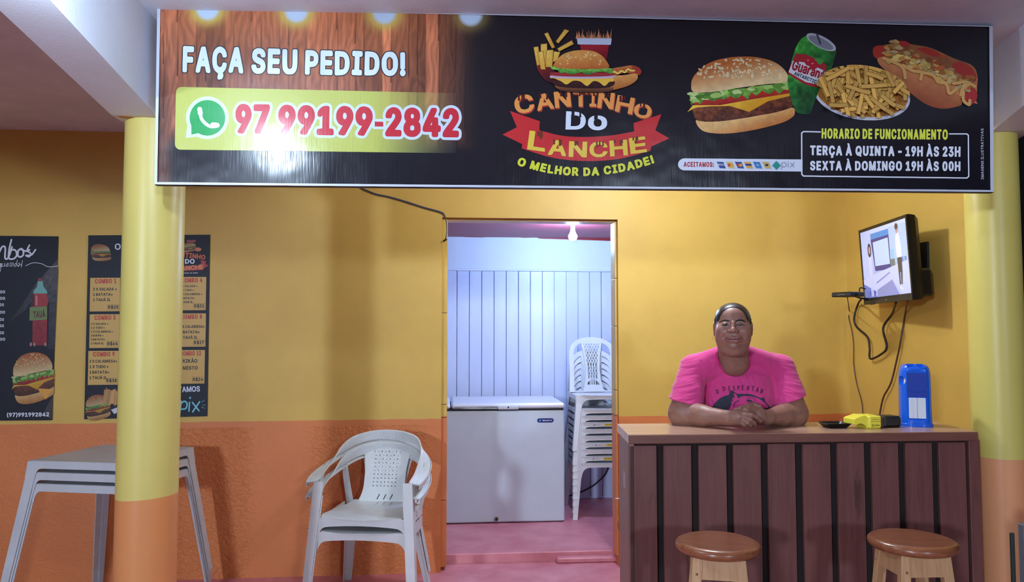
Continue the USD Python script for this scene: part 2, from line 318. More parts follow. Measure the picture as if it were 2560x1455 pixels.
# ------------------------------------------------------------------ lettering and flat print
GL = {}
def glyph(ch):
    """outline of one letter, capitals 1 high, left edge at 0; and its width"""
    if ch not in GL:
        m = meshkit.text_mesh(ch, 70.0, 1.0)
        v, f = m.vertices, m.faces
        top = f[(v[f][:, :, 2] > .5).all(1)]
        p = unary_union([Polygon(v[t][:, :2]) for t in top]).buffer(.05)
        x0 = p.bounds[0]; p = affinity.translate(p, -x0, 0)
        p = p.simplify(1.1)
        def ring(r):
            q = np.array(r.coords)[:-1]
            for _ in range(2):
                a, b = np.roll(q, 1, 0) - q, np.roll(q, -1, 0) - q; c = -(a * b).sum(1) / (np.linalg.norm(a, axis=1) * np.linalg.norm(b, axis=1) + 1e-9)
                out = []
                for k in range(len(q)):
                    if c[k] > .6: out += [q[k] + a[k] * .25, q[k] + b[k] * .25]
                    else: out.append(q[k])
                q = np.array(out)
            return q
        p = unary_union([Polygon(ring(g.exterior), [ring(i) for i in g.interiors]).buffer(0) for g in getattr(p, 'geoms', [p])])
        GL[ch] = affinity.scale(p, 1 / 70, 1 / 70, origin=(0, 0))
    return GL[ch]
def text_poly(s, cond=1.0, bold=0.0, gap=0.10, space=0.32, var=0.0, seed=0):
    """list of letter outlines laid out from x = 0, and the length"""
    x, out, rnd = 0.0, [], random.Random(seed)
    for ch in s:
        if ch == ' ': x += space; continue
        g = affinity.scale(glyph(ch), cond, 1, origin=(0, 0))
        if bold: g = g.buffer(bold, quad_segs=3)
        if bold: g = affinity.translate(affinity.scale(g, 1, 1 / (1 + 2 * bold), origin=(0, 0)), bold, bold / (1 + 2 * bold))
        if var:
            g = affinity.rotate(g, rnd.uniform(-var, var), origin='center'); g = affinity.translate(g, 0, rnd.uniform(-var, var) * .004)
        b = g.bounds; g = affinity.translate(g, x - b[0], 0); out.append(g); x += (b[2] - b[0]) + gap
    return out, x - gap
def warp(poly, fn):
    def one(g):
        e = lambda c: [tuple(q) for q in fn(np.asarray(c.coords))]
        return Polygon(e(g.exterior), [e(i) for i in g.interiors]).buffer(0)
    return unary_union([one(g) for g in getattr(poly, 'geoms', [poly]) if g.area > 0])
def text_on(s, p0, p1, h0, h1=None, **k):
    """letters along a straight baseline p0 -> p1 in picture units (y down), cap height h0 at the start and h1 at the end"""
    ls, L = text_poly(s, **k); h1 = h1 or h0; p0, p1 = np.array(p0, float), np.array(p1, float); d = (p1 - p0) / np.linalg.norm(p1 - p0); n = np.array([d[1], -d[0]])
    f = lambda c: p0 + (p1 - p0) * (c[:, :1] / L) + n * c[:, 1:2] * (h0 + (h1 - h0) * c[:, :1] / L)
    return [warp(g, f) for g in ls]
def letter_at(ch, cx, cy, h, w, ang, bold=.05):
    g = glyph(ch); g = g.buffer(bold, join_style=2) if bold else g
    b = g.bounds; g = affinity.translate(g, -(b[0] + b[2]) / 2, -(b[1] + b[3]) / 2)
    g = affinity.scale(g, w / (b[2] - b[0]), -h / (b[3] - b[1]), origin=(0, 0))
    return affinity.translate(affinity.rotate(g, ang, origin=(0, 0)), cx, cy)
def stroke(pts, w, n=30, closed=False):
    p = spline(np.c_[np.array(pts, float), np.zeros(len(pts))], n)[:, :2]
    return LineString(p).buffer(w / 2, quad_segs=4)
def ellipse(cx, cy, rx, ry, ang=0): return affinity.translate(affinity.rotate(affinity.scale(Point(0, 0).buffer(1, quad_segs=10), rx, ry), ang, origin=(0, 0)), cx, cy)
def rrectp(x0, y0, x1, y1, r): return sbox(x0 + r, y0 + r, x1 - r, y1 - r).buffer(r, quad_segs=5)
def smoothp(pts, n=80): return Polygon(spline(np.c_[np.array(pts, float), np.zeros(len(pts))], n, True)[:, :2]).buffer(0)
class Print:
    """flat print in picture units (x right, y down); to_world(points, lift) places it"""
    def __init__(self, to_world): self.w, self.items, self.k = to_world, [], 0
    def add(self, poly, col, fine=0):
        if isinstance(poly, (list, tuple)):
            for p in poly: self.put(p, col, fine)
        else: self.put(poly, col, fine)
        self.k += 1
    def put(self, poly, col, fine):
        poly = poly.buffer(0)
        for g in getattr(poly, 'geoms', [poly]):
            if g.geom_type != 'Polygon' or g.area < .05: continue
            v, f = trimesh.creation.triangulate_polygon(g, engine='earcut')
            if fine:
                v, f = trimesh.remesh.subdivide_to_size(np.c_[v, np.zeros(len(v))], f, fine, max_iter=12); v = v[:, :2]
            a, b, c = v[f[:, 0]], v[f[:, 1]], v[f[:, 2]]
            neg = ((b - a)[:, 0] * (c - a)[:, 1] - (b - a)[:, 1] * (c - a)[:, 0]) > 0
            f = f.copy(); f[neg] = f[neg][:, ::-1]
            cc = col(v) if callable(col) else np.broadcast_to(np.asarray(col, float), (len(v), 3))
            self.items.append((v, f, cc, self.k))
        self.k += .1
    def mesh(self, lift0=0.0004, step=0.00012):
        V, Fc, C, n = [], [], [], 0
        for v, f, c, k in self.items:
            V.append(self.w(v, lift0 + step * k)); Fc.append(f + n); C.append(lin(np.clip(c, 0, 255))); n += len(v)
        self.top = lift0 + step * self.k
        return trimesh.Trimesh(np.vstack(V), np.vstack(Fc), process=False), np.vstack(C)
def grad(c0, c1, a, b, noise=0.0, sc=.08, seed=0):
    """colour running from c0 at point a to c1 at point b, with mottling"""
    a, b = np.array(a, float), np.array(b, float); c0, c1 = np.array(c0, float), np.array(c1, float)
    def f(v):
        t = np.clip(((v - a) @ (b - a)) / ((b - a) @ (b - a)), 0, 1)[:, None]; c = c0 + (c1 - c0) * t
        if noise: c = c * (1 + noise * (meshkit.fbm(np.c_[v * sc, np.full(len(v), seed + .5)], 3, seed) - .5)[:, None] * 2)
        return c
    return f
def draw_burger(P, T, fine, seeds=110, dim=1.0):
    """a hamburger as printed on the sign; drawn on a 960 x 560 field, T maps a field point to picture units"""
    A = lambda pts, n=90: warp(smoothp(pts, n), T)
    sc = np.linalg.norm(T(np.array([[1., 0]]))[0] - T(np.array([[0., 0]]))[0])
    g = lambda c0, c1, a, b, nz, s: grad(np.array(c0) * dim, np.array(c1) * dim, T(np.array([a], float))[0], T(np.array([b], float))[0], nz, s / sc, 4)
    P.add(A([(228, 742), (300, 752), (460, 742), (700, 702), (905, 652), (930, 690), (905, 725), (830, 762), (640, 810), (450, 836), (310, 828), (250, 795)]), g((236, 190, 120), (196, 120, 56), (560, 730), (590, 830), .12, .03), fine)
    P.add(A([(208, 660), (300, 630), (480, 640), (720, 590), (900, 562), (926, 590), (922, 640), (800, 684), (640, 712), (450, 742), (270, 748), (222, 725)]), g((120, 66, 40), (84, 40, 26), (560, 620), (580, 730), .75, .035), fine)
    P.add(A([(205, 600), (300, 580), (640, 540), (895, 520), (908, 548), (700, 590), (420, 632), (230, 634)]), g((196, 52, 40), (150, 30, 28), (500, 560), (510, 630), .15, .03), fine)
    ch = warp(Polygon([(165, 684), (205, 634), (400, 634), (640, 590), (900, 548), (952, 574), (905, 566), (740, 606), (606, 682), (470, 640), (330, 642), (226, 652), (186, 672)]), T)
    P.add(ch, g((242, 200, 64), (222, 160, 36), (500, 560), (600, 680), .08, .02), fine)
    rnd = random.Random(5); pts = []
    for i in range(19):
        x = 185 + i * 40; pts.append((x, 560 - (x - 185) * .118 + rnd.uniform(-6, 6)))
    low = [(x + rnd.uniform(-12, 12), y + (34 if i % 2 else 66) + rnd.uniform(-8, 8)) for i, (x, y) in enumerate(pts)]
    P.add(warp(Polygon(pts + low[::-1]).buffer(4), T), g((150, 196, 84), (84, 140, 50), (500, 520), (510, 590), .55, .03), fine)
    for i in range(34 if seeds > 40 else 10):
        x = rnd.uniform(185, 890); y = 566 - (x - 185) * .118 + rnd.uniform(-14, 40); R_ = rnd.uniform(16, 34); c_ = np.array([(118, 170, 66), (92, 148, 52), (164, 204, 104), (196, 222, 142), (76, 126, 46)][i % 5]) * dim
        P.put(warp(smoothp([(x + R_ * 1.5 * rnd.uniform(.6, 1.2) * math.cos(a), y + R_ * .62 * rnd.uniform(.5, 1.3) * math.sin(a)) for a in np.linspace(0, 5.6, 9)], 28), T), c_, 0)
        if i % 6 == 5: P.k += 1
    P.k += 1
    P.add(A([(193, 500), (200, 450), (235, 400), (300, 345), (380, 312), (480, 293), (600, 288), (700, 300), (790, 330), (850, 375), (880, 420), (880, 455), (850, 474), (700, 488), (500, 516), (350, 539), (230, 545), (200, 532)]), g((188, 106, 48), (234, 206, 150), (520, 318), (560, 490), .12, .02), fine)
    col = np.array((246, 226, 176)) * dim
    for _ in range(seeds):
        x, y = rnd.uniform(235, 850), rnd.uniform(300, 440)
        if ((x - 540) / 330) ** 2 + ((y - 430) / 130) ** 2 < .94 and y < 452 - (x - 235) * .02:
            P.put(warp(ellipse(x, y, 11, 5.5, rnd.uniform(0, 180)), T), col * rnd.uniform(.85, 1.02), 0)
    P.k += 1
def aff(sx, ox, oy, sy=None, x0=0, y0=0, ang=0):
    c, s = math.cos(ang), math.sin(ang); sy = sy or sx
    return lambda p: np.stack([ox + (p[:, 0] - x0) * sx * c - (p[:, 1] - y0) * sy * s, oy + (p[:, 0] - x0) * sx * s + (p[:, 1] - y0) * sy * c], 1)
def draw_fries(P, cx, cy, rx, ry, ang, n, L, w, seed, dim=1.0):
    lim = ellipse(cx, cy, rx * 1.02, ry * 1.14, ang)
    rnd = random.Random(seed)
    for i in range(n):
        r, a = math.sqrt(rnd.random()) * .93, rnd.uniform(0, 2 * PI)
        x, y = cx + r * rx * math.cos(a), cy + r * ry * math.sin(a) - ry * .12
        t = rnd.gauss(PI * .32, .6) if rnd.random() < .7 else rnd.uniform(0, PI); l = L * rnd.uniform(.55, 1)
        p = np.array([math.cos(t), math.sin(t)]) * l / 2
        s = LineString([(x - p[0], y - p[1]), (x + p[0] * .2, y + p[1] * .2 + rnd.uniform(-2, 2)), (x + p[0], y + p[1])])
        c = np.array((236, 186, 92)) * rnd.uniform(.85, 1.06) * dim
        P.add(s.buffer(w / 2 * 1.25, cap_style=2).intersection(lim), c * np.array((.70, .60, .46))); P.add(s.buffer(w / 2, cap_style=2).intersection(lim), c)
# ------------------------------------------------------------------ the printed sign
SL, SR = atd(398, 240, 2.75), atd(2476, 270, 2.87)
sd = SR - SL; sd[2] = 0; sd /= np.linalg.norm(sd); sn = np.array([sd[1], -sd[0], 0])      # along the sign; out of its face
def on_sign(v, lift=0.0):
    v = np.asarray(v, float); r = FWD * F + np.outer(v[:, 0] - 1280, RT) + np.outer(727.5 - v[:, 1], UP)
    P0 = SL + sn * lift
    return CAM + r * (((P0 - CAM) @ sn) / (r @ sn))[:, None]
TLc, TRc, BRc, BLc = np.array([400., 18]), np.array([2474., 67]), np.array([2477., 476]), np.array([391., 456])
mid = on_sign(np.array([[1430., 250]]))[0]
sign = Thing('sign', 'wide printed food stall sign across the top between the columns', 'sign', (mid[0], mid[1], mid[2]))
printed('vinyl', 0.20, ribs=True); printed('vinyl_ink', 0.24, ribs=True)
mat('sign_frame', (206, 212, 224), 0.35); mat('sign_back', (60, 60, 64), 0.6)
def quad(u, v): u, v = u[..., None], v[..., None]; return (1 - v) * ((1 - u) * TLc + u * TRc) + v * ((1 - u) * BLc + u * BRc)
def sign_ground(p):
    x, y = p[:, 0], p[:, 1]; n = len(x); fb = meshkit.fbm
    seams = [396, 408, 443, 490, 514, 561, 583, 629, 652, 698, 721, 764, 819, 842, 888, 909, 954, 977, 1021, 1043, 1063, 1096, 1139, 1162, 1200, 1240, 2600]
    k = np.searchsorted(seams, x); rnd = np.random.RandomState(8); tone = rnd.uniform(.66, 1.18, 40)[k]; sh = rnd.uniform(0, 50, 40)[k]
    ring = np.sin((x * .9 + sh * 7 + 9 * fb(np.c_[x * .02, y * .008 + sh, sh], 3, 2)) * 2.2 + 14 * fb(np.c_[x * .03, y * .014 + sh, sh], 3, 5))
    grain = fb(np.c_[x * .5, y * .02 + sh, sh], 3, 1)
    c = np.array([160, 96, 68.])[None] * (tone * (.78 + .42 * grain + .09 * ring))[:, None]
    edge = np.minimum(np.abs(x - np.array(seams)[np.clip(k, 0, 26) - 1]), 3) / 3; c *= (.5 + .5 * edge)[:, None]
    dark = np.array([25, 26, 34.])
    fade = np.clip((x - 1090) / 120, 0, 1); fade = fade * fade * (3 - 2 * fade)
    low = np.clip((y - (300 + .015 * (x - 400))) / 70, 0, 1) * np.clip((x - 380) / 60, .35, 1) ; left = np.clip((450 - x) / 70, 0, 1) * np.clip((y - 60) / 200, 0, 1) * .75
    m = np.maximum(np.maximum(fade, low), left)[:, None]
    c = c * (1 - m) + dark * m
    for cx, top in ((519, 22), (741, 28), (961, 32), (1177, 37)):                      # the spotlights printed along the top
        q = np.maximum(np.abs(x - cx) / 36, np.clip(y - top, 0, 99) / 34) ** 3; d = np.hypot((x - cx) / 1.25, (y - top) * .9)
        rim = np.exp(-(np.clip(d - 26, 0, 99) / 15) ** 2)[:, None] * (.85 if cx < 1100 else .4); core = np.clip(1.25 - np.hypot((x - cx) / 31, (y - top) / 30) ** 4, 0, 1)[:, None]
        warm = np.exp(-(d / 105) ** 2)[:, None] * (.5 if cx < 1100 else .1)
        c = c + warm * np.array([90, 50, 20]); c = c * (1 - rim) + rim * np.array([214, 190, 92]); c = c * (1 - core) + core * np.array([196, 216, 236])
    return c
nu, nv = 760, 150
U, V_ = np.meshgrid(np.linspace(0, 1, nu), np.linspace(0, 1, nv)); pp = quad(U, V_).reshape(-1, 2)
wav = np.exp(-((pp[:, 1] - 440) / 40) ** 2) * .0016 * np.sin(pp[:, 0] * .03)
gv = on_sign(pp) + 0 * wav[:, None]
idx = np.arange(nu * nv).reshape(nv, nu); a, b, c, d = idx[:-1, :-1].ravel(), idx[:-1, 1:].ravel(), idx[1:, 1:].ravel(), idx[1:, :-1].ravel()
gf = np.vstack([np.stack([a, d, c], 1), np.stack([a, c, b], 1)])
sign.addw('printed_banner', trimesh.Trimesh(gv, gf, process=False), 'vinyl', col=lin(np.clip(sign_ground(pp), 0, 255)), label='glossy printed banner, wood planks fading to black')
cs = on_sign(np.array([TLc + (-8, -3), TRc + (9, -3), BRc + (9, 5), BLc + (-5, 6)]))
bk = np.vstack([cs - sn * .004, cs - sn * .028]); bf = [[4, 5, 6], [4, 6, 7], [2, 1, 0], [3, 2, 0]] + [q for i in range(4) for q in ([i, (i + 1) % 4, (i + 1) % 4 + 4], [i, (i + 1) % 4 + 4, i + 4])]
bkm = trimesh.Trimesh(bk, bf, process=True); bkm.fix_normals(); sign.addw('back_panel', bkm, 'sign_back', smooth=False)
inn = [TLc + (1, 0), TRc + (-1, 0), BRc + (-1, -1), BLc + (2, -1)]; out = [TLc + (-7, -2), TRc + (8, -2), BRc + (8, 4), BLc + (-5, 5)]
for i in range(4):
    j = (i + 1) % 4; q = np.array([out[i], out[j], inn[j], inn[i]])
    v = np.vstack([on_sign(q, .006), on_sign(q, -.03)]); f = [[0, 1, 2], [0, 2, 3], [6, 5, 4], [7, 6, 4]] + [t for e in range(4) for t in ([e, e + 4, (e + 1) % 4 + 4], [e, (e + 1) % 4 + 4, (e + 1) % 4])]
    m = trimesh.Trimesh(v, f, process=False); m.fix_normals(); sign.addw('frame_rail', m, 'sign_frame', smooth=False)
LIFT = [0.0005]
def sprint(part, P, label=None):
    m, c = P.mesh(LIFT[0]); LIFT[0] = P.top if P.top < .004 else .0005
    sign.addw(part, m, 'vinyl_ink', col=c, label=label)
def z2(p): return (p[0] / 3.0317 + 380, p[1] / 3.0317)
def z3(p): return (p[0] / 3.3077 + 1200, p[1] / 3.3077 + 40)
def z4(p): return (p[0] / 2.8444 + 1660, p[1] / 2.8444 + 40)
Z3 = lambda p: np.asarray(p) / 3.3077 + (1200, 40)
Z4 = lambda p: np.asarray(p) / 2.8444 + (1660, 40)
# heading
P = Print(on_sign); tx = [text_on(w, p0, p1, h0, h1, cond=.80, bold=.075, gap=.10, var=2.0, seed=3) for w, p0, p1, h0, h1 in (('FAÇA', (456, 181), (608, 183), 66, 65), ('SEU', (628, 184), (743, 186), 64, 63), ('PEDIDO!', (762, 187), (1014, 190), 62, 60))]; tx = sum(tx, [])
P.add([t.buffer(2.5) for t in tx], (60, 48, 50)); P.add(tx, (220, 236, 248)); sprint('lettering', P, 'white heading')
# phone panel
P = Print(on_sign)
pan = Polygon([(440, 217), (1141, 233), (1140, 383), (437, 374)]).buffer(-14).buffer(14, quad_segs=6).union(Polygon([(900, 227.6), (1141, 233), (1140, 383), (900, 380)]))
def panel_col(v):
    t = np.clip((v[:, 0] - 930) / 205, 0, 1)[:, None] ** 1.2; under = sign_ground(v) * .9 + 12
    return np.array([188, 194, 92.]) * (1 - t) + under * t
P.add(pan, panel_col, 7); sprint('phone_panel', P, 'yellow panel fading out to the right')
P = Print(on_sign); O = np.array
bub = lambda r, tail: ellipse(518.5, 294.6, r, r).union(Polygon(tail))
P.add(bub(53.5, [(470, 300), (464.5, 345), (505, 340)]), (206, 224, 236)); P.add(bub(44.5, [(478, 308), (478.5, 336.5), (508, 330)]), (28, 158, 78))
P.add(unary_union([stroke([(500, 281), (504, 297), (514, 309), (526, 316), (540, 316)], 8.5), stroke([(499, 273), (501, 284)], 12), stroke([(532, 312), (543, 313)], 12.5)]), (218, 232, 242)); sprint('telephone_emblem', P, 'green speech bubble with a white handset')
P = Print(on_sign); num = []
for w, p0, p1, h0, h1 in (('97', (588, 334), (674, 335), 74, 74), ('99199', (695, 336), (931, 340), 74, 73), ('2842', (963, 341), (1147, 343.5), 73, 73)): num += text_on(w, p0, p1, h0, h1, cond=.74, bold=.075, gap=.07)
num.append(Polygon([(937, 304), (958, 304.5), (958, 316.5), (937, 316)]))
P.add(unary_union([t.buffer(7) for t in num]), (206, 222, 236)); P.add(num, (200, 46, 58)); sprint('phone_number', P, 'red digits outlined in white')
# the logo in the middle
P = Print(on_sign); S3 = lambda pts, n=60: Polygon(Z3(np.array(smoothp(pts, n).exterior.coords))); G3 = lambda c0, c1, a, b, nz=.1, s=.1: grad(c0, c1, z3(a), z3(b), nz, s)
P.add(Polygon([z3(p) for p in ((820, 215), (1070, 215), (1050, 350), (1000, 365), (840, 300))]), G3((176, 38, 50), (120, 22, 34), (940, 220), (960, 350)), 4)
rnd = random.Random(11)
for i in range(22):
    x = 800 + i * 13.2; P.add(Polygon([z3(p) for p in ((x - 10, 188), (x + 9, 188), (x + rnd.uniform(-14, 22), rnd.uniform(96, 150)))]), np.array((208, 140, 96)) * rnd.uniform(.7, 1.1))
P.add(Polygon([z3(p) for p in ((806, 188), (1084, 190), (1078, 234), (812, 230))]).buffer(1.5), (196, 210, 232))
P.add(S3([(470, 410), (520, 405), (600, 440), (640, 500), (600, 552), (540, 530), (490, 470)]), G3((130, 34, 34), (60, 20, 24), (500, 420), (590, 540)), 4)
for pts in (((445, 260), (480, 254), (500, 400), (472, 408)), ((505, 235), (552, 230), (556, 400), (500, 405)), ((550, 285), (604, 282), (596, 420), (545, 420)), ((612, 295), (660, 300), (640, 360), (606, 380)), ((480, 300), (520, 292), (540, 440), (505, 440)),
            ((534, 148), (560, 138), (618, 258), (596, 266)), ((630, 210), (700, 112), (734, 122), (648, 224)), ((642, 270), (758, 204), (772, 232), (656, 290))):
    q = Polygon([z3(p) for p in pts]); P.add(q.buffer(1.2), (150, 100, 40)); P.add(q, grad((240, 206, 96), (222, 166, 62), q.bounds[:2], q.bounds[2:], .1, .1), 4)
P.add(S3([(1085, 440), (1180, 418), (1260, 408), (1310, 425), (1332, 450), (1325, 480), (1290, 490), (1200, 470), (1100, 490)]), G3((198, 120, 60), (170, 80, 44), (1200, 410), (1210, 480)), 4)
P.add(S3([(1255, 412), (1300, 420), (1334, 452), (1322, 486), (1290, 484), (1270, 450)]), (170, 56, 44))
P.add(S3([(1080, 500), (1180, 490), (1280, 476), (1305, 492), (1295, 530), (1240, 570), (1160, 598), (1080, 605)]), G3((224, 160, 86), (178, 104, 48), (1190, 490), (1200, 600)), 4)
P.add(warp(LineString(spline([(1085, 488, 0), (1110, 460, 0), (1140, 476, 0), (1168, 454, 0), (1198, 466, 0), (1222, 440, 0), (1248, 452, 0), (1276, 452, 0)], 50)[:, :2]).buffer(7), Z3), (240, 216, 96))
T = lambda p: Z3(np.stack([(p[:, 0] - 193) * (465 / 740) + 598, (p[:, 1] - 288) * .54 + 282], 1))
P.add(S3([(620, 575), (760, 590), (1080, 590), (1104, 578), (1075, 624), (880, 634), (690, 622)]), G3((150, 90, 48), (60, 36, 28), (860, 585), (860, 632)), 4)
P.add(S3([(600, 545), (700, 520), (1000, 525), (1104, 535), (1100, 575), (1000, 598), (760, 595), (640, 580)]), G3((74, 34, 28), (44, 22, 22), (850, 530), (850, 590), .4, .2), 4)
P.add(S3([(585, 492), (700, 498), (880, 508), (1080, 508), (1104, 540), (1070, 545), (1030, 578), (980, 545), (935, 540), (885, 578), (830, 542), (770, 536), (715, 566), (670, 540), (610, 515), (586, 515)], 120), (236, 192, 70))
P.add(S3([(600, 492), (850, 500), (1088, 492), (1090, 512), (850, 518), (610, 512)]), (196, 176, 206))
P.add(S3([(600, 466), (850, 470), (1080, 466), (1085, 494), (850, 502), (610, 494)]), (158, 48, 50))
P.add(S3([(580, 418), (650, 420), (850, 440), (1040, 430), (1092, 440), (1086, 478), (1030, 462), (960, 466), (880, 486), (840, 466), (760, 482), (700, 466), (665, 474), (640, 448), (600, 442)], 120), G3((120, 188, 74), (64, 134, 52), (850, 430), (850, 480), .5, .2), 4)
P.add(S3([(610, 420), (625, 375), (680, 320), (760, 290), (850, 282), (940, 292), (1010, 330), (1055, 385), (1066, 425), (1000, 436), (850, 438), (700, 434)]), G3((222, 158, 78), (188, 104, 48), (840, 330), (850, 440)), 4)
for _ in range(34):
    x, y = rnd.uniform(650, 1030), rnd.uniform(292, 400)
    if ((x - 840) / 205) ** 2 + ((y - 430) / 140) ** 2 < .9: P.put(ellipse(*z3((x, y)), 2.4, 1.1, rnd.uniform(0, 180)), (244, 224, 170), 0)
P.k += 1
sprint('logo_food', P, 'drawing of fries, a cup, a burger and a hot dog')
P = Print(on_sign)
rib = Polygon([z3(p) for p in [(248, 785), (495, 870), (490, 945)] + [tuple(q) for q in spline([(490, 945, 0), (680, 990, 0), (880, 1000, 0), (1080, 988, 0), (1275, 955, 0)], 24)[:, :2]] + [(1270, 885), (1500, 812), (1450, 945), (1565, 1012), (1415, 1080), (1410, 1115)] + [tuple(q) for q in spline([(1410, 1115, 0), (1160, 1180, 0), (880, 1200, 0), (600, 1172, 0), (345, 1095, 0)], 24)[:, :2]] + [(350, 1060), (185, 980), (305, 920)]])
P.add(rib, (204, 46, 48)); sprint('logo_ribbon', P, 'red ribbon')
def drips(P, cx, cy, h, col, rnd):
    for k in range(3):
        x = cx + rnd.uniform(-.3, .3) * h; y = cy - h * .5; l = h * rnd.uniform(.18, .42); w = h * .055
        P.put(Polygon([(x - w, y - 1), (x + w, y - 1), (x + w * .8, y + l * .5), (x + w * 1.2, y + l * .85), (x, y + l), (x - w * 1.2, y + l * .85), (x - w * .8, y + l * .5)]), col, 0)
P = Print(on_sign); rows = []
for ch, x, y, h, w, an in (('C', 365, 727, 150, 160, -12), ('A', 535, 708, 136, 140, -9), ('N', 682, 688, 134, 134, -6), ('T', 832, 683, 132, 128, -1), ('I', 935, 686, 128, 56, 2), ('N', 1042, 698, 134, 134, 6), ('H', 1198, 733, 136, 146, 11), ('O', 1346, 785, 118, 146, 14)):
    rows.append((letter_at(ch, *z3((x, y)), h / 3.3, w / 3.3, an), z3((x, y)), h / 3.3))
P.add([affinity.translate(g, 2, 3.2) for g, _, _ in rows], (176, 58, 44)); P.add([g for g, _, _ in rows], (238, 158, 78))
for g, c, h in rows: drips(P, c[0], c[1], h, (84, 26, 24), rnd)
P.k += 1
rows = [(letter_at('D', *z3((792, 866)), 46, 50, 2), z3((792, 866)), 46), (letter_at('o', *z3((972, 884)), 37, 48, 1), z3((972, 884)), 37)]
P.add([g for g, _, _ in rows], (226, 238, 250))
for g, c, h in rows: drips(P, c[0], c[1], h, (24, 24, 30), rnd)
P.k += 1; rows = []
for ch, x, y, h, w, an in (('L', 474, 1035, 158, 150, 8), ('A', 642, 1090, 130, 150, 5), ('N', 810, 1102, 130, 150, 2), ('C', 980, 1104, 128, 150, -1), ('H', 1146, 1092, 130, 148, -4), ('E', 1306, 1068, 132, 138, -7)):
    rows.append((letter_at(ch, *z3((x, y)), h / 3.3, w / 3.3, an), z3((x, y)), h / 3.3))
P.add([g for g, _, _ in rows], (236, 204, 74))
for g, c, h in rows: drips(P, c[0], c[1], h, (110, 50, 24), rnd)
P.k += 1
ls, L = text_poly('O MELHOR DA CIDADE!', cond=.85, bold=.09, gap=.13, space=.42, var=3, seed=9)
def arc(c):
    t = c[:, 0] / L; x = 302 + t * (1445 - 302); y0 = 1232 + 100 * (1 - ((t - .5) / .5) ** 2) - 18 * (t - .02); sl = -800 * (t - .5) / 1143 * 1.0; h = 72
    n = np.stack([-sl * -1, -np.ones_like(sl)], 1); n = np.stack([sl, -np.ones_like(sl)], 1); n /= np.linalg.norm(n, axis=1)[:, None]
    return Z3(np.stack([x, y0], 1) + n * c[:, 1:2] * h)
P.add([warp(g, arc) for g in ls], (220, 226, 56)); sprint('logo_lettering', P, 'shop name in dripping letters and its slogan')
# food photographs on the right
P = Print(on_sign)
can = smoothp([(1010, 140), (955, 190), (915, 290), (880, 440), (895, 560), (928, 660), (955, 690), (1010, 700), (1042, 690), (1075, 600), (1120, 480), (1180, 400), (1212, 300), (1222, 236), (1160, 170), (1080, 140)], 120)
P.add(warp(can, Z4), grad((60, 168, 60), (14, 62, 34), z4((900, 300)), z4((1190, 520)), .7, .05), 5)
P.add(warp(ellipse(1118, 186, 116, 42, 27), Z4), (186, 192, 204)); P.add(warp(ellipse(1116, 190, 96, 31, 27), Z4), (130, 138, 150)); P.add(warp(LineString([(1088, 130), (1112, 196)]).buffer(7), Z4), (66, 72, 80))
P.add(warp(Polygon([(942, 272), (1000, 276), (1090, 312), (1150, 350), (1150, 400), (1120, 462), (1092, 505), (1010, 486), (930, 440), (884, 408), (905, 340)]).buffer(4), Z4), (168, 38, 48))
P.add(warp(Polygon([(915, 318), (1000, 330), (1090, 365), (1146, 392), (1118, 458), (1098, 488), (1010, 470), (930, 425), (886, 398)]), Z4), (214, 220, 228))
P.add(warp(smoothp([(1070, 300), (1105, 302), (1136, 318), (1110, 345), (1085, 330)], 30), Z4), (70, 150, 60))
for x, y in ((1032, 324), (1064, 348)): P.add(warp(ellipse(x, y, 32, 31), Z4), (176, 30, 48)); P.add(warp(ellipse(x - 8, y - 10, 8, 6), Z4), (226, 120, 130))
t1 = text_on('Guaraná', z4((903, 380)), z4((1132, 452)), 27, 22, cond=.74, bold=.05, gap=.05); P.add([warp(t, lambda c: c) for t in t1], (160, 28, 44))
P.add(text_on('ANTARCTICA', z4((922, 418)), z4((1098, 490)), 9, 9, cond=.9, bold=.05, gap=.12), (60, 70, 80))
sprint('can_print', P, 'green drink can with a red and white label')
P = Print(on_sign); draw_burger(P, Z4, 4, 170); sprint('burger_print', P, 'large sesame burger with cheese')
P = Print(on_sign); hd = lambda pts, n=100: warp(smoothp(pts, n), Z4)
P.add(hd([(1490, 250), (1500, 220), (1560, 208), (1660, 180), (1700, 178), (1760, 200), (1900, 228), (2060, 300), (2190, 350), (2228, 420), (2226, 520), (2220, 600), (2180, 610), (1700, 420), (1540, 300)]), grad((150, 92, 52), (206, 136, 84), z4((1700, 200)), z4((1640, 420)), .3, .03), 5)
P.add([hd(q, 40) for q in ([(1484, 252), (1496, 220), (1540, 208), (1574, 226), (1572, 280), (1530, 306), (1496, 290)], [(1640, 196), (1670, 178), (1720, 180), (1750, 204), (1700, 220), (1650, 216)], [(1800, 232), (1860, 226), (1920, 246), (1972, 280), (1930, 290), (1850, 262)], [(2050, 340), (2120, 330), (2190, 372), (2222, 430), (2200, 470), (2130, 430), (2070, 390)])], (176, 54, 44))
P.add(hd([(1522, 300), (1600, 300), (1760, 380), (1960, 470), (2070, 540), (2120, 620), (2060, 650), (1960, 658), (1850, 620), (1720, 520), (1600, 410), (1532, 345)]), grad((206, 136, 84), (150, 74, 44), z4((1800, 400)), z4((1740, 580)), .15, .03), 5)
P.add(hd([(2120, 560), (2150, 520), (2205, 515), (2228, 560), (2210, 615), (2150, 632)], 40), (178, 50, 48))
rnd = random.Random(21)
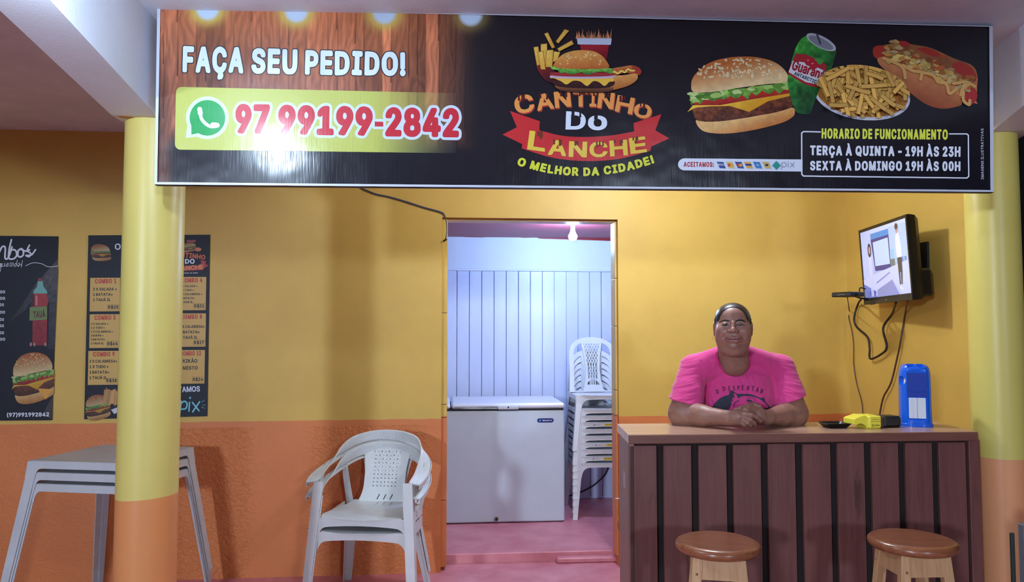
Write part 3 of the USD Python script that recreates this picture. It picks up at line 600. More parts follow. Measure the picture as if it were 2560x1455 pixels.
for i in range(230):
    t = rnd.random(); x = 1590 + t * 590 + rnd.uniform(-20, 20); y = 240 + t * 215 + rnd.gauss(0, 1) * 36 + 20
    if 2050 < x and y < 430: continue
    c = [(224, 180, 96), (206, 140, 64), (232, 200, 140), (190, 100, 50), (226, 204, 110)][i % 5]
    P.put(warp(smoothp([(x - rnd.uniform(14, 34), y), (x, y - rnd.uniform(8, 20)), (x + rnd.uniform(14, 34), y + 4), (x + 4, y + rnd.uniform(8, 20))], 18), Z4), np.array(c) * rnd.uniform(.7, 1.05), 0)
    if i % 10 == 0: P.k += 1
for pts in ([(1560, 300), (1640, 330), (1700, 370), (1716, 440)], [(1700, 350), (1770, 390), (1830, 400), (1826, 450)], [(1830, 400), (1910, 420), (1950, 470)], [(1950, 440), (2010, 490), (2030, 550), (2080, 520)], [(2060, 480), (2150, 470), (2210, 500)], [(2110, 560), (2130, 510), (2180, 480)], [(2130, 540), (2130, 600), (2170, 630), (2175, 600)]):
    P.add(warp(stroke(pts, 22), Z4), (214, 168, 96))
sprint('hot_dog_print', P, 'hot dog covered in corn and mustard')
P = Print(on_sign); P.add(warp(ellipse(1408, 560, 345, 178, 8), Z4), (206, 210, 220)); P.add(warp(ellipse(1408, 550, 330, 165, 8), Z4), (178, 118, 52))
c0 = z4((1416, 538)); draw_fries(P, c0[0], c0[1], 116, 58, 8, 130, 74, 9.0, 4); sprint('fries_print', P, 'heaped plate of fries')
P = Print(on_sign)
pill = Polygon([z4(p) for p in ((150, 1012), (985, 1020), (985, 1106), (150, 1098))]).union(ellipse(*z4((148, 1055)), 17, 15.2)); P.add(pill, (226, 236, 252))
P.add(text_on('ACEITAMOS:', z4((140, 1072)), z4((355, 1074)), 12.5, 12.5, cond=.72, bold=.07, gap=.1), (176, 44, 56))
for i, cs_ in enumerate((((40, 70, 150), (220, 226, 236)), ((224, 200, 120), (200, 50, 50)), ((50, 80, 160), (200, 60, 60)), ((230, 180, 80), (50, 60, 140)), ((60, 130, 200), (120, 180, 220)), ((216, 190, 110), (60, 60, 80)))):
    x = 408 + i * 64.5; q = Polygon([(x - 34, 1036), (x + 14, 1038), (x + 32, 1084), (x - 12, 1082)])
    P.add(warp(q.buffer(2), Z4), (226, 232, 240)); P.add(warp(q, Z4), cs_[0])
    if i in (1, 2): P.add([warp(ellipse(x - 8, 1060, 13, 11), Z4)], (206, 60, 50)); P.add([warp(ellipse(x + 8, 1061, 12, 11), Z4)], (232, 170, 60))
    elif i in (0, 3): P.add(warp(Polygon([(x - 26, 1050), (x + 18, 1052), (x + 22, 1066), (x - 20, 1064)]), Z4), cs_[1]); P.add(text_on('VISA', z4((x - 20, 1064)), z4((x + 18, 1066)), 4.4, bold=.06), (40, 60, 140))
    else: P.add(warp(ellipse(x, 1060, 12, 9), Z4), cs_[1])
P.add([warp(affinity.rotate(sbox(800 + dx - 11, 1062 + dy - 11, 800 + dx + 11, 1062 + dy + 11), 45), Z4) for dx, dy in ((-15, 0), (15, 0), (0, -16), (0, 16))], (44, 160, 150))
P.add([warp(stroke(p, 4, 20), Z4) for p in ([(838, 1090), (838, 1044)], [(838, 1050), (856, 1040), (870, 1056), (856, 1074), (838, 1066)], [(884, 1048), (884, 1074)], [(900, 1044), (926, 1074)], [(926, 1044), (900, 1074)])] + [warp(ellipse(884, 1036, 3, 3), Z4)], (150, 160, 180))
sprint('payment_strip', P, 'white strip of payment symbols')
P = Print(on_sign); white = (236, 244, 255)
P.add(text_on('HORARIO DE FUNCIONAMENTO', z4((1120, 872)), z4((2018, 880)), 26, 26, cond=.60, bold=.07, gap=.10, space=.24), (232, 242, 84))
P.add(text_on('TERÇA À QUINTA - 19H ÀS 23H', z4((1038, 990)), z4((2108, 1002)), 24.5, 26, cond=.64, bold=.07, gap=.11, space=.28), white)
P.add(text_on('SEXTA À DOMINGO 19H ÀS 00H', z4((1038, 1098)), z4((2108, 1103)), 24, 24.5, cond=.64, bold=.07, gap=.11, space=.28), white)
P.add([warp(LineString(l).buffer(4.6), Z4) for l in ([(1112, 824), (992, 822), (979, 832), (980, 1126), (992, 1138), (2154, 1152), (2167, 1140), (2164, 848), (2152, 838), (2030, 838)],)], white)
P.add(text_on('IMAGENS ILUSTRATIVAS', z4((2274, 1162)), z4((2272, 800)), 6.6, 6.6, cond=.95, bold=.02, gap=.16, space=.3), (220, 226, 236))
sprint('opening_hours', P, 'opening hours in a white outlined box')
# ------------------------------------------------------------------ counter
wood('counter_board', (96, 56, 52), (128, 80, 72), 0.42, 'z', 1.0, stain=0.55)
wood('counter_top', (166, 122, 100), (214, 174, 148), 0.28, 'x', .8, coat=0.3, bump=.08)
wood('counter_edge', (104, 62, 52), (134, 86, 70), 0.4, 'x', 1.0)
wood('counter_side', (120, 92, 84), (158, 128, 118), 0.45, 'z', 1.0)
mat('dark_gap', (26, 16, 14), 0.8)
ZK = 1.04
fl, frr, bl = atz(1571, 1087, ZK), atz(2443, 1079, ZK), atz(1545, 1061, ZK)
ux = (frr - fl) / np.linalg.norm(frr - fl); uy = np.array([-ux[1], ux[0], 0]); LK = np.linalg.norm(frr - fl); DK = .355
ck = Thing('counter', 'dark wooden bar counter of upright boards with a lighter top', 'counter', (*((fl + frr) / 2 + uy * DK / 2)[:2], 0), math.atan2(ux[1], ux[0]))
hx = LK / 2; hy = DK / 2; skew = float((bl - fl) @ ux)
tp = Polygon([(-hx, -hy), (hx, -hy), (hx + .03, hy), (-hx + skew, hy)])
top = ext(tp, .034); top.apply_translation([0, 0, ZK - .034]); ck.add('worktop', top, 'counter_top', smooth=False)
ck.add('edge_strip', bx(-hx, hx, -hy - .006, -hy - .0005, ZK - .036, ZK - .001, .0025), 'counter_edge', smooth=False, label='dark front edge of the top')
face0 = fl + uy * .016
def along(px, py=1250):
    r = ray(px, py); p = CAM + r * (((face0 - CAM) @ uy) / (r @ uy)); return float((p - (fl + frr) / 2) @ ux)
for a, b in ((1574, 1643), (1660, 1730), (1748, 1818), (1835, 1904.5), (1922, 1990.5), (2009.5, 2079), (2096, 2164), (2182, 2249.5), (2267, 2334), (2351, 2418)):
    ck.add('board', bx(along(a), along(b), -hy + .016, -hy + .034, 0.005, ZK - .043 - random.Random(a).uniform(0, .004), .002), 'counter_board', smooth=False)
xe = along(2455, 1300)
ck.add('corner_post', bx(along(2426), xe, -hy + .014, -hy + .06, 0.0, ZK - .036, .003), 'counter_board', smooth=False)
ck.add('back_board', bx(-hx + .03, xe - .01, -hy + .034, -hy + .044, 0.005, ZK - .036), 'dark_gap', smooth=False)
sidep = Polygon([(-hy + .035, 0), (hy - .01, 0), (hy - .01, ZK - .036), (-hy + .035, ZK - .036)])
sm = ext_yz(Polygon([(-hy + .016, 0), (hy - .02, 0), (hy - .02, ZK - .035), (-hy + .016, ZK - .035)]), 0, .018)
v = sm.vertices.copy(); v[:, 0] += -hx + .006 + (v[:, 1] + hy) / DK * skew; sm.vertices = v
ck.add('side_panel', sm, 'counter_side', smooth=False, label='paler left side panel')
ck.add('side_panel', bx(xe - .02, xe, -hy + .06, hy - .02, 0, ZK - .036), 'counter_board', smooth=False)
mat('old_sticker', (176, 158, 160), 0.6, var=.1, vscale=60)
st = bx(-.0012, 0, -.075, .055, .80, .865); v = st.vertices.copy(); v[:, 0] += -hx + .006 + (v[:, 1] * .45 + hy) / DK * skew; v[:, 1] = v[:, 1] * .45; st.vertices = v
ck.add('sticker', st, 'old_sticker', smooth=False)
# ------------------------------------------------------------------ stools
wood('stool_seat', (112, 60, 36), (172, 108, 72), 0.3, 'x', 1.2, coat=.35, stain=.6)
wood('stool_legs', (176, 128, 86), (214, 172, 124), 0.5, 'z', 1.0)
mat('plug', (140, 92, 60), .6)
stl = Thing('bar_stool', 'left one of the two round wooden stools before the counter', 'stool', (*atz(1794, 1352, .735)[:2], 0), math.radians(-17), 'wooden stools before the counter')
R = .1425
seat = lathe([(0, .700), (R - .03, .700), (R - .012, .702), (R - .003, .710), (R, .718), (R - .001, .726), (R - .006, .732), (R - .014, .7355), (R - .026, .7365), (0, .7355)], 64)
stl.add('seat', seat, 'stool_seat', smooth=50)
tops, bots = [(sx * .068, sy * .068) for sx, sy in ((-1, -1), (1, -1), (1, 1), (-1, 1))], [(sx * .125, sy * .125) for sx, sy in ((-1, -1), (1, -1), (1, 1), (-1, 1))]
P3 = lambda i, z: np.array([*(np.array(bots[i]) + (np.array(tops[i]) - np.array(bots[i])) * z / .70), z])
for i in range(4):
    stl.add('leg', bar(P3(i, 0), P3(i, .702), .038, .03, side=(1, 0, 0), r=.003, w2=.034, t2=.028), 'stool_legs', smooth=30)
    j = (i + 1) % 4; d = P3(j, .6) - P3(i, .6); d /= np.linalg.norm(d); o = np.cross(d, [0, 0, 1.])
    pa = lambda z, s: P3(i if s == 0 else j, z) + d * (.012 if s == 0 else -.012)
    q = np.array([pa(.628, 0), pa(.628, 1), pa(.699, 1), pa(.699, 0)]); vv = np.vstack([q - o * .004, q + o * .012])
    m = trimesh.convex.convex_hull(vv); stl.add('apron', m, 'stool_legs', smooth=False)
    z = .30 if i % 2 == 0 else .22
    stl.add('rung', bar(P3(i, z), P3(j, z), .026, .02, side=(0, 0, 1), r=.004), 'stool_legs')
    stl.add('screw_plug', ball(P3(i, .645) + o * .0165 - d * 0, (.004, .004, .004), 1), 'plug', smooth=True)
p2 = atz(2280, 1345, .735); stl.dup((p2[0], p2[1], 0), math.radians(-2), 'right one of the two round wooden stools before the counter')

# ------------------------------------------------------------------ white plastic armchairs
mat('white_plastic', (206, 208, 206), 0.42, var=0.07, vscale=7, bump=.05, bscale=120)
mat('white_plastic_bright', (222, 224, 226), 0.4, var=0.03, vscale=7)
def lleg(top, bot, sx, sy, w0, d0, w1, d1, t=.0045, n=8):
    """thin angle-section leg of a stacking chair: corner at top -> bot, flanges running inwards"""
    path = np.array([np.array(top) + (np.array(bot) - np.array(top)) * k / n for k in range(n + 1)])
    prof = []
    for k in range(n + 1):
        u = k / n; w, d = w0 + (w1 - w0) * u, d0 + (d1 - d0) * u
        prof.append([(0, 0), (-sx * w, 0), (-sx * w, sy * -t), (-sx * t, sy * -t), (-sx * t, -sy * d), (0, -sy * d)])
    prof = np.array(prof); V = []
    for k in range(n + 1): V += [path[k] + np.array([a, b, 0]) for a, b in prof[k]]
    V = np.array(V); f = []
    for k in range(n):
        for e in range(6):
            a, b = k * 6 + e, k * 6 + (e + 1) % 6; f += [[a, b, b + 6], [a, b + 6, a + 6]]
    for base in (0, n * 6): f += [[base, base + 1, base + 2], [base, base + 2, base + 3], [base, base + 3, base + 4], [base, base + 4, base + 5]]
    m = trimesh.Trimesh(V, f, process=False); m.fix_normals(); return m
def apron(xw, y, zt, h, arch, leg=.05, t=.0045, bow=.02):
    """front band under the seat with rounded inner corners running into the legs"""
    pts = [(-xw, zt), (xw, zt), (xw, zt - h - .07)] + [(xw - leg + leg * .0 - .055 * (1 - math.cos(a)) * 1.0, zt - h - .07 + (.07) * math.sin(a)) for a in np.linspace(0, PI / 2, 8)]
    pts += [(x, zt - h - arch * (1 - (x / (xw - leg - .05)) ** 2) * -1) for x in np.linspace(xw - leg - .06, -(xw - leg - .06), 12)]
    pts += [(-(xw - leg - .055 * (1 - math.cos(a))), zt - h - .07 + .07 * math.sin(a)) for a in np.linspace(PI / 2, 0, 8)] + [(-xw, zt - h - .07)]
    m = ext_xz(Polygon(pts).buffer(0), -t, 0); v, f = trimesh.remesh.subdivide_to_size(m.vertices, m.faces, .05)
    v[:, 1] += y - bow * np.clip(1 - (v[:, 0] / (xw - .05)) ** 2, 0, 1); return trimesh.Trimesh(v, f)
def on_surface(poly, fn, thick, size=.03):
    """flat outline (u, w) with thickness bent onto a surface fn(u, w) -> xyz; thickness along the surface normal"""
    m = ext(poly, thick); v, f = trimesh.remesh.subdivide_to_size(m.vertices, m.faces, size, max_iter=9)
    e = 1e-3; p = fn(v[:, 0], v[:, 1]); du = fn(v[:, 0] + e, v[:, 1]) - p; dv = fn(v[:, 0], v[:, 1] + e) - p
    n = np.cross(du, dv); n /= np.linalg.norm(n, axis=1)[:, None]
    mm = trimesh.Trimesh(p + n * v[:, 2:3], f, process=False); mm.fix_normals(); return mm
def armchair(name, label, loc, rz, group):
    t = Thing(name, label, 'chair', loc, rz, group)
    # rail: arms and top in one sweep of a ribbed band
    half = [(-.272, -.205, .590), (-.276, -.17, .598), (-.280, -.08, .618), (-.268, .06, .655), (-.240, .16, .700), (-.185, .235, .742), (-.10, .278, .766), (0, .290, .774)]
    pts = np.array(half + [(-x, y, z) for x, y, z in half[-2::-1]]); path = spline(pts, 72)
    s = np.abs(np.linspace(-1, 1, 72))[:, None]; k = np.clip((s - .25) / .5, 0, 1)
    side = (1 - k) * np.array([0, -.35, .94]) + k * np.stack([np.sign(path[:, 0]) * -1.0, np.zeros(72), np.full(72, .12)], 1)
    wd = (.058 + .014 * (1 - np.abs(s - .62) / .4).clip(0, 1)).ravel()
    def prof(w):
        u = np.linspace(-.5, .5, 23); rid = .0016 * (np.cos(u * 2 * PI * 5.5) ** 2); topv = .006 + rid - .022 * np.clip(np.abs(u) - .33, 0, 1) ** 1.3
        botv = topv - .006
        return np.r_[np.c_[u * w, topv], np.c_[u[::-1] * w, botv[::-1] - .001]]
    rail = sweep(path, np.array([prof(w) for w in wd]), side)
    v = rail.vertices.copy(); t.add('arm_rail', rail, 'white_plastic', smooth=40, label='ribbed top rail running down into both armrests')
    edge = sweep(path + side / np.linalg.norm(side, axis=1)[:, None] * (wd[:, None] * -.5) + np.array([0, 0, -.012]), np.array([rrect(.005, .03, .002)] * 72), side); t.add('rail_lip', edge, 'white_plastic', smooth=40)
    # back panel: waisted, woven above, pierced
    by = lambda u, w: np.stack([u, .188 + (w - .40) * .27 + .035 * ((w - .40) / .36) ** 2 - .55 * u ** 2 * (w - .3), w], -1)
    hw = lambda w: .120 + .045 * np.clip((.50 - w) / .12, 0, 1) ** 2 + .040 * np.clip((w - .56) / .20, 0, 1) ** 1.5
    ws = np.linspace(.405, .766, 24); tp_ = lambda u: .772 - 1.05 * u * u
    outl = [(-hw(w), w) for w in ws if w < tp_(hw(w))] ; outl = outl + [(u, tp_(u)) for u in np.linspace(-.155, .155, 15)] + [(-x, w) for x, w in outl[::-1]]
    body = Polygon(outl).buffer(0)
    holes, bumps = [], []
    for r in range(13):
        w = .490 + r * .0205; n = 7 if r < 9 else (8 if r < 11 else 9); pitch = .0215
        for c in range(n):
            u = (c - (n - 1) / 2) * pitch
            if abs(u) < hw(w) - .03 and w < tp_(u) - .025:
                sz = .0026 if r < 6 else .0034
                holes.append(sbox(u - sz, w - sz, u + sz, w + sz))
                if r > 3: bumps.append((u + pitch / 2 if (r + c) % 2 else u, w if (r + c) % 2 else w + .0102, (r + c) % 2))
    for k_ in range(3): holes.append(affinity.rotate(sbox(-.003, .424, .003, .452), -28, origin=(0, .438)) if False else affinity.translate(affinity.rotate(sbox(-.0025, -.016, .0025, .016), -26, origin=(0, 0)), -.03 + .038 * k_, .432))
    body = body.difference(unary_union(holes))
    t.add('backrest', on_surface(body, by, .005, .03), 'white_plastic', smooth=30)
    wv = []
    for u, w, horiz in bumps:
        if abs(u) > hw(w) - .028 or w > tp_(u) - .03: continue
        m = bx(-.0095, .0095, -.0068, .0068, 0, .0026, .0012) if horiz else bx(-.0068, .0068, -.0095, .0095, 0, .0026, .0012)
        p = by(np.array(u), np.array(w)); vv = m.vertices.copy(); q = by(u + vv[:, 0], w + vv[:, 1]); q[:, 1] -= vv[:, 2] + .0044; wv.append(trimesh.Trimesh(q, m.faces, process=False))
    t.add('woven_strip', join(wv), 'white_plastic', smooth=False, kind='stuff')
    # seat: dished sheet with rounded front
    so = Polygon([(-.205, -.215), (-.1, -.236), (0, -.242), (.1, -.236), (.205, -.215), (.222, -.15), (.205, .10), (.165, .19), (-.165, .19), (-.205, .10), (-.222, -.15)]).buffer(.01, quad_segs=4)
    sf = lambda x, y: np.stack([x, y, .414 - .022 * np.clip((y + .24) / .42, 0, 1) - .010 * np.exp(-(x / .13) ** 2 - ((y + .02) / .15) ** 2) - .9 * np.clip(-y - .205, 0, 1) ** 1.5 + .6 * np.clip(y - .13, 0, 1) ** 1.3], -1)
    slots = [affinity.rotate(sbox(-.002, -.018, .002, .018), -20, origin=(0, 0)) for _ in range(3)]
    so = so.difference(unary_union([affinity.translate(s_, -.028 + .04 * i, .165) for i, s_ in enumerate(slots)]))
    t.add('seat', on_surface(so, sf, .005, .035), 'white_plastic', smooth=40)
    t.add('apron', apron(.268, -.221, .412, .046, .012, leg=.034), 'white_plastic', smooth=35)
    for sx in (-1, 1):
        t.add('side_band', mov(bx(-.0022, .0022, -.21, .19, .345, .405), sx * .226, 0, 0), 'white_plastic', smooth=False)
        # front leg rises to the armrest; brace closes the small window under the arm
        t.add('leg', lleg((sx * .262, -.208, .592), (sx * .300, -.272, 0), sx, -1, .05, .055, .042, .04), 'white_plastic', smooth=False)
        t.add('leg', lleg((sx * .205, .195, .392), (sx * .255, .300, 0), sx, 1, .055, .05, .04, .04), 'white_plastic', smooth=False)
        br = [(sx * .278, -.165, .50), (sx * .283, -.10, .52), (sx * .285, -.04, .56), (sx * .282, .0, .612), (sx * .272, .05, .645)]
        t.add('arm_brace', sweep(spline(br, 20), rrect(.034, .005, .002), (0, .6, -.8)), 'white_plastic', smooth=40)
        sd_ = [(sx * .236, -.2, .395), (sx * .232, .0, .385), (sx * .21, .17, .385)]
        t.add('back_stay', sweep(spline([(sx * .19, .20, .40), (sx * .215, .215, .50), (sx * .228, .2, .62), (sx * .226, .188, .672)], 16), rrect(.026, .005, .002), (1, 0, 0)), 'white_plastic', smooth=40)
    return t
ac = armchair('plastic_armchair', 'upper of the two stacked white plastic armchairs by the doorway', (-.385, 4.245, .072), math.radians(-11), 'armchairs stacked by the doorway')
ac.dup((-.385, 4.245, 0), math.radians(-11), 'lower of the two stacked white plastic armchairs, under the upper one')

# ------------------------------------------------------------------ stacked tables
mat('table_plastic', (196, 198, 200), 0.45, var=0.08, vscale=6, bump=.04, bscale=90)
def table(label, loc, rz):
    t = Thing('plastic_table', label, 'table', loc, rz, 'tables stacked by the left wall')
    H, a = .692, .272
    sq = sbox(-a, -a, a, a).buffer(0); topm = ext(sbox(-a + .012, -a + .012, a - .012, a - .012).buffer(.012, quad_segs=4), .006); topm.apply_translation([0, 0, H - .006])
    t.add('tabletop', topm, 'table_plastic', smooth=False)
    for k in range(4):
        # skirt: sloping band, rounded where it meets the legs
        w = a + .006; pts = [(-w, 0), (w, 0), (w + .006, -.085)] + [(w - .048 - .03 * (1 - math.cos(x)), -.085 + .05 * math.sin(x)) for x in np.linspace(0, PI / 2, 7)] + [(-(w - .048 - .03 * (1 - math.cos(x))), -.085 + .05 * math.sin(x)) for x in np.linspace(PI / 2, 0, 7)] + [(-w - .006, -.085)]
        m = ext_xz(Polygon(pts).buffer(0), -.0035, 0); v = m.vertices.copy(); v[:, 1] += -a - .0005 + v[:, 2] * .105; v[:, 2] += H - .002; m.vertices = v
        t.add('apron', rot(m, k * PI / 2, [0, 0, 1]), 'table_plastic', smooth=False)
        lg = lleg((a + .001, -a - .001, H - .002), (a + .088, -a - .088, 0), 1, -1, .052, .052, .040, .040, t=.004)
        rb1 = [bar((a + .001 - o * .6, -a - .0055, H - .05), (a + .0855 - o * .6, -a - .0895, .0), .004, .004, r=.0012) for o in (.02, .055)]
        t.add('leg', rot(lg, k * PI / 2, [0, 0, 1]), 'table_plastic', smooth=False)
    return t
tb = table('uppermost of the three stacked white plastic tables behind the left column', (-1.735, 4.225, .112), math.radians(-14))
tb.dup((-1.735, 4.225, .056), math.radians(-14), 'middle one of the three stacked white plastic tables behind the left column')
tb.dup((-1.735, 4.225, 0), math.radians(-14), 'lowest of the three stacked white plastic tables behind the left column')

# ------------------------------------------------------------------ stack of armless chairs in the back room
def bistro(label, loc, rz):
    t = Thing('plastic_chair', label, 'chair', loc, rz, 'armless chairs stacked in the back room')
    by = lambda u, w: np.stack([u, .185 + (w - .40) * .26 + .0 * u - .45 * u ** 2, w], -1)
    hw = lambda w: .196 - .006 * np.sin((w - .40) / .42 * PI)
    tp_ = lambda u: .835 - 1.15 * np.abs(u) ** 1.9 * 1.6
    outl = [(-.198, .40), (-.192, .50), (-.190, .60), (-.190, .68), (-.183, .735), (-.165, .775), (-.13, .805), (-.08, .826), (0, .835)]; outl = outl + [(-x, w) for x, w in outl[-2::-1]]
    O_ = Polygon(spline(np.c_[np.array(outl), np.zeros(len(outl))], 60)[:, :2]); inner = O_.buffer(-.036, quad_segs=6).union(sbox(-.155, .395, .155, .46)).intersection(sbox(-.16, .41, .16, .9)).buffer(0)
    ring = O_.difference(inner)
    sp = Polygon([(-.085, .40), (-.062, .50), (-.058, .58), (-.066, .68), (-.088, .80), (.088, .80), (.066, .68), (.058, .58), (.062, .50), (.085, .40)]).intersection(O_)
    si = sp.buffer(-.018).intersection(sbox(-.1, .50, .1, .79)); lines = []
    for k in range(-6, 7):
        x = k * .022; lines += [LineString([(x - .045, .62), (x + .045, .80)]), LineString([(x + .045, .62), (x - .045, .80)])]
    lat = unary_union([l.buffer(.0036) for l in lines]).intersection(sbox(-.1, .60, .1, .8)).union(unary_union([sbox(x - .0042, .49, x + .0042, .625) for x in (-.042, -.021, 0, .021, .042)]))
    arch = Polygon([(-.05, .455)] + [(.05 * math.cos(a_), .455 + .04 * math.sin(a_)) for a_ in np.linspace(PI, 0, 12)])
    spl = sp.difference(si).difference(arch).union(lat.intersection(si)).union(unary_union([sbox(x - .004, .45, x + .004, .49) for x in (-.018, .0, .018)]))
    bk_ = ring.union(spl).intersection(O_).buffer(0)
    t.add('backrest', on_surface(bk_, by, .006, .035), 'white_plastic_bright', smooth=30)
    so = Polygon([(-.20, -.20), (-.1, -.225), (0, -.23), (.1, -.225), (.20, -.20), (.205, -.1), (.198, .19), (-.198, .19), (-.205, -.1)]).buffer(.006)
    sf = lambda x, y: np.stack([x, y, .408 - .02 * np.clip((y + .24) / .42, 0, 1) - .9 * np.clip(-y - .195, 0, 1) ** 1.5], -1)
    t.add('seat', on_surface(so, sf, .005, .04), 'white_plastic_bright', smooth=40)
    t.add('apron', apron(.21, -.208, .406, .034, .004, leg=.04), 'white_plastic_bright', smooth=35)
    for sx in (-1, 1):
        t.add('side_band', mov(bx(-.002, .002, -.2, .19, .37, .405), sx * .21, 0, 0), 'white_plastic_bright', smooth=False)
        t.add('leg', lleg((sx * .205, -.206, .406), (sx * .245, -.25, 0), sx, -1, .042, .045, .034, .034, t=.004), 'white_plastic_bright', smooth=False)
        t.add('leg', lleg((sx * .20, .19, .406), (sx * .24, .245, 0), sx, 1, .045, .045, .034, .034, t=.004), 'white_plastic_bright', smooth=False)
    return t
cx_, cy_ = aty(1497, 1200, 5.86)[0], 5.86
ords = ['lowest', 'second from the bottom', 'third from the bottom', 'fourth from the bottom', 'fifth from the bottom', 'fifth from the top', 'fourth from the top', 'third from the top', 'second from the top', 'topmost']
b0 = bistro('lowest of the ten white armless chairs stacked in the back room', (cx_, cy_, ZF), 0)
for i in range(1, 10):
    b0.dup((cx_, cy_, ZF + .05 * i + (.052 if i == 9 else 0)), 0, f'{ords[i]} of the ten white armless chairs stacked in the back room')
# price stickers on three of the chair fronts
printed('sticker_ink', 0.5)
for k, nm in ((2, 'third from the bottom'), (4, 'fifth from the bottom'), (7, 'third from the top')):
    zc = ZF + .05 * k + .391; k0 = {2: 1, 4: 3, 7: 6}[k]; zc = ZF + .05 * k0 + .391
    px_ = {2: 1519, 4: 1526, 7: 1522}[k]; y0 = cy_ - .2345; wd = aty(px_, 1000, y0)[0]
    s_ = Thing('price_sticker', f'yellow price sticker on the front of the stacked chair {["second", "", "fourth", "", "", "seventh"][k0 - 1]} from the bottom', 'sticker', (wd, y0, zc))
    Pp = Print(lambda v, l: np.c_[v[:, 0], np.full(len(v), -l * 1000), -v[:, 1]] / 1000); Pp.add(rrectp(-34, -8, 50, 8, 2), (226, 196, 40)); Pp.add([sbox(-20, -3, -12, 3), sbox(-6, -4, 30, -2), sbox(-6, 1, 20, 3)], (120, 90, 30))
    Pp.add([sbox(-115, -4, -105, 4)], (120, 130, 150)); Pp.add([sbox(-90, -2, -70, 2)], (200, 180, 120))
    mm, cc = Pp.mesh(.0004); s_.add('print', mm, 'sticker_ink', col=cc)
# ------------------------------------------------------------------ chest freezer
mat('enamel', (198, 206, 216), 0.35, var=0.03, vscale=5); mat('enamel_lid', (222, 224, 232), 0.3); mat('lid_grime', (206, 208, 214), 0.5, col2=(90, 90, 96), vscale=7, vstretch=(1, 6, 6))
mat('black_rubber', (14, 14, 15), 0.6); mat('chrome', (190, 190, 195), 0.25, metallic=1.0); mat('rusty', (120, 84, 60), 0.6, var=.3, vscale=200); mat('grey_handle', (196, 198, 206), .4)
yf = 5.56; xr = aty(1411, 1100, yf)[0]; xl = xr - 1.62
fz = Thing('chest_freezer', 'white two-lid chest freezer behind the doorway', 'freezer', ((xl + xr) / 2, yf + .31, ZF))
zb, zt = aty(1300, 1305, yf)[2], aty(1300, 1026, yf)[2]
fz.addw('body', bx(xl, xr, yf, yf + .62, zb, zt, .008), 'enamel', smooth=False)
fz.addw('plinth', bx(xl + .02, xr - .03, yf + .04, yf + .60, ZF + .015, zb + .002), 'black_rubber', smooth=False)
fz.addw('gasket', bx(xl + .006, xr - .006, yf + .004, yf + .61, zt - .001, zt + .014), 'black_rubber', smooth=False)
xsp = aty(1127, 1010, yf)[0]
for a, b in ((xsp + .004, xr + .006), (xl - .006, xsp - .004)):
    fz.addw('lid', bx(a, b, yf - .006, yf + .62, zt + .012, zt + .052, .014), 'enamel_lid', smooth=False)
hx_ = aty(1270, 1018, yf)[0]; hw_ = .078
fz.addw('lid_handle', bx(hx_ - hw_, hx_ + hw_, yf - .024, yf + .0, zt + .008, zt + .040, .008), 'grey_handle', smooth=False)
fz.addw('lock', rot(trimesh.creation.cylinder(.006, .006, sections=16), PI / 2, [1, 0, 0]).apply_translation([hx_, yf - .025, zt + .026]), 'black_rubber', smooth=40)
gx0, gx1 = aty(1136, 1018, yf)[0], aty(1243, 1018, yf)[0]
fz.addw('worn_edge', bx(gx0, gx1, yf - .0075, yf - .0055, zt + .0125, zt + .030), 'lid_grime', smooth=False, label='scuffed grey wear along the front of the lid')
printed('enamel_ink', 0.3)
by0 = atd(1341, 1048, 1)[2]
pA, pB = aty(1343, 1046, yf), aty(1384, 1056, yf)
Pb = Print(lambda v, l: np.c_[v[:, 0] / 1000, np.full(len(v), yf - l), v[:, 1] / -1000])
bw, bh, bcx, bcz = (pB[0] - pA[0]) * 1000, (pA[2] - pB[2]) * 1000, (pA[0] + pB[0]) * 500, (pA[2] + pB[2]) * 500
Pb.add(rrectp(bcx - bw / 2, -bcz - bh / 2, bcx + bw / 2, -bcz + bh / 2, bh * .45), (30, 42, 108))
tl = text_on('Metalfrio', (bcx - bw * .18, -bcz + bh * .16), (bcx + bw * .42, -bcz + bh * .16), bh * .36, bold=.06); Pb.add(tl, (220, 226, 240)); Pb.add(ellipse(bcx - bw * .33, -bcz, bh * .26, bh * .26), (90, 140, 220))
mm, cc = Pb.mesh(.0006); fz.addw('badge', mm, 'enamel_ink', col=cc, label='dark blue maker badge')
dx = aty(1241, 1297, yf)[0]; dz = aty(1241, 1297, yf)[2]
fz.addw('drain', rot(lathe([(0, 0), (.012, 0), (.015, .004), (.015, .010), (0, .010)], 24), PI / 2, [1, 0, 0]).apply_translation([dx, yf, dz]), 'rusty', smooth=30)
fz.addw('drain_plug', rot(trimesh.creation.cylinder(.006, .014, sections=16), PI / 2, [1, 0, 0]).apply_translation([dx, yf - .008, dz]), 'black_rubber', smooth=30)
for cx in (xl + .1, xr - .05):
    for cy in (yf + .05, yf + .55):
        fz.addw('caster', rot(lathe([(0, -.011), (.021, -.011), (.024, -.006), (.024, .006), (.021, .011), (0, .011)], 24), PI / 2, [0, 1, 0]).apply_translation([cx, cy, ZF + .024]), 'grey_handle', smooth=30)
fz.addw('side_trim', bx(xr + .0005, xr + .008, yf + .30, yf + .60, ZF + .05, ZF + .40, .003), 'black_rubber', smooth=False)
pw = Thing('power_cable', 'black power cable hanging behind the stacked chairs in the back room', 'cable', aty(1450, 1225, YI - .02))
pw.addw('cord', tube([aty(1408, 1245, YI - .012), aty(1432, 1237, YI - .012), aty(1470, 1222, YI - .012), aty(1500, 1200, YI - .012), aty(1516, 1180, YI - .012), aty(1530, 1140, YI - .012)], .006, 8), 'black_rubber', smooth=True)
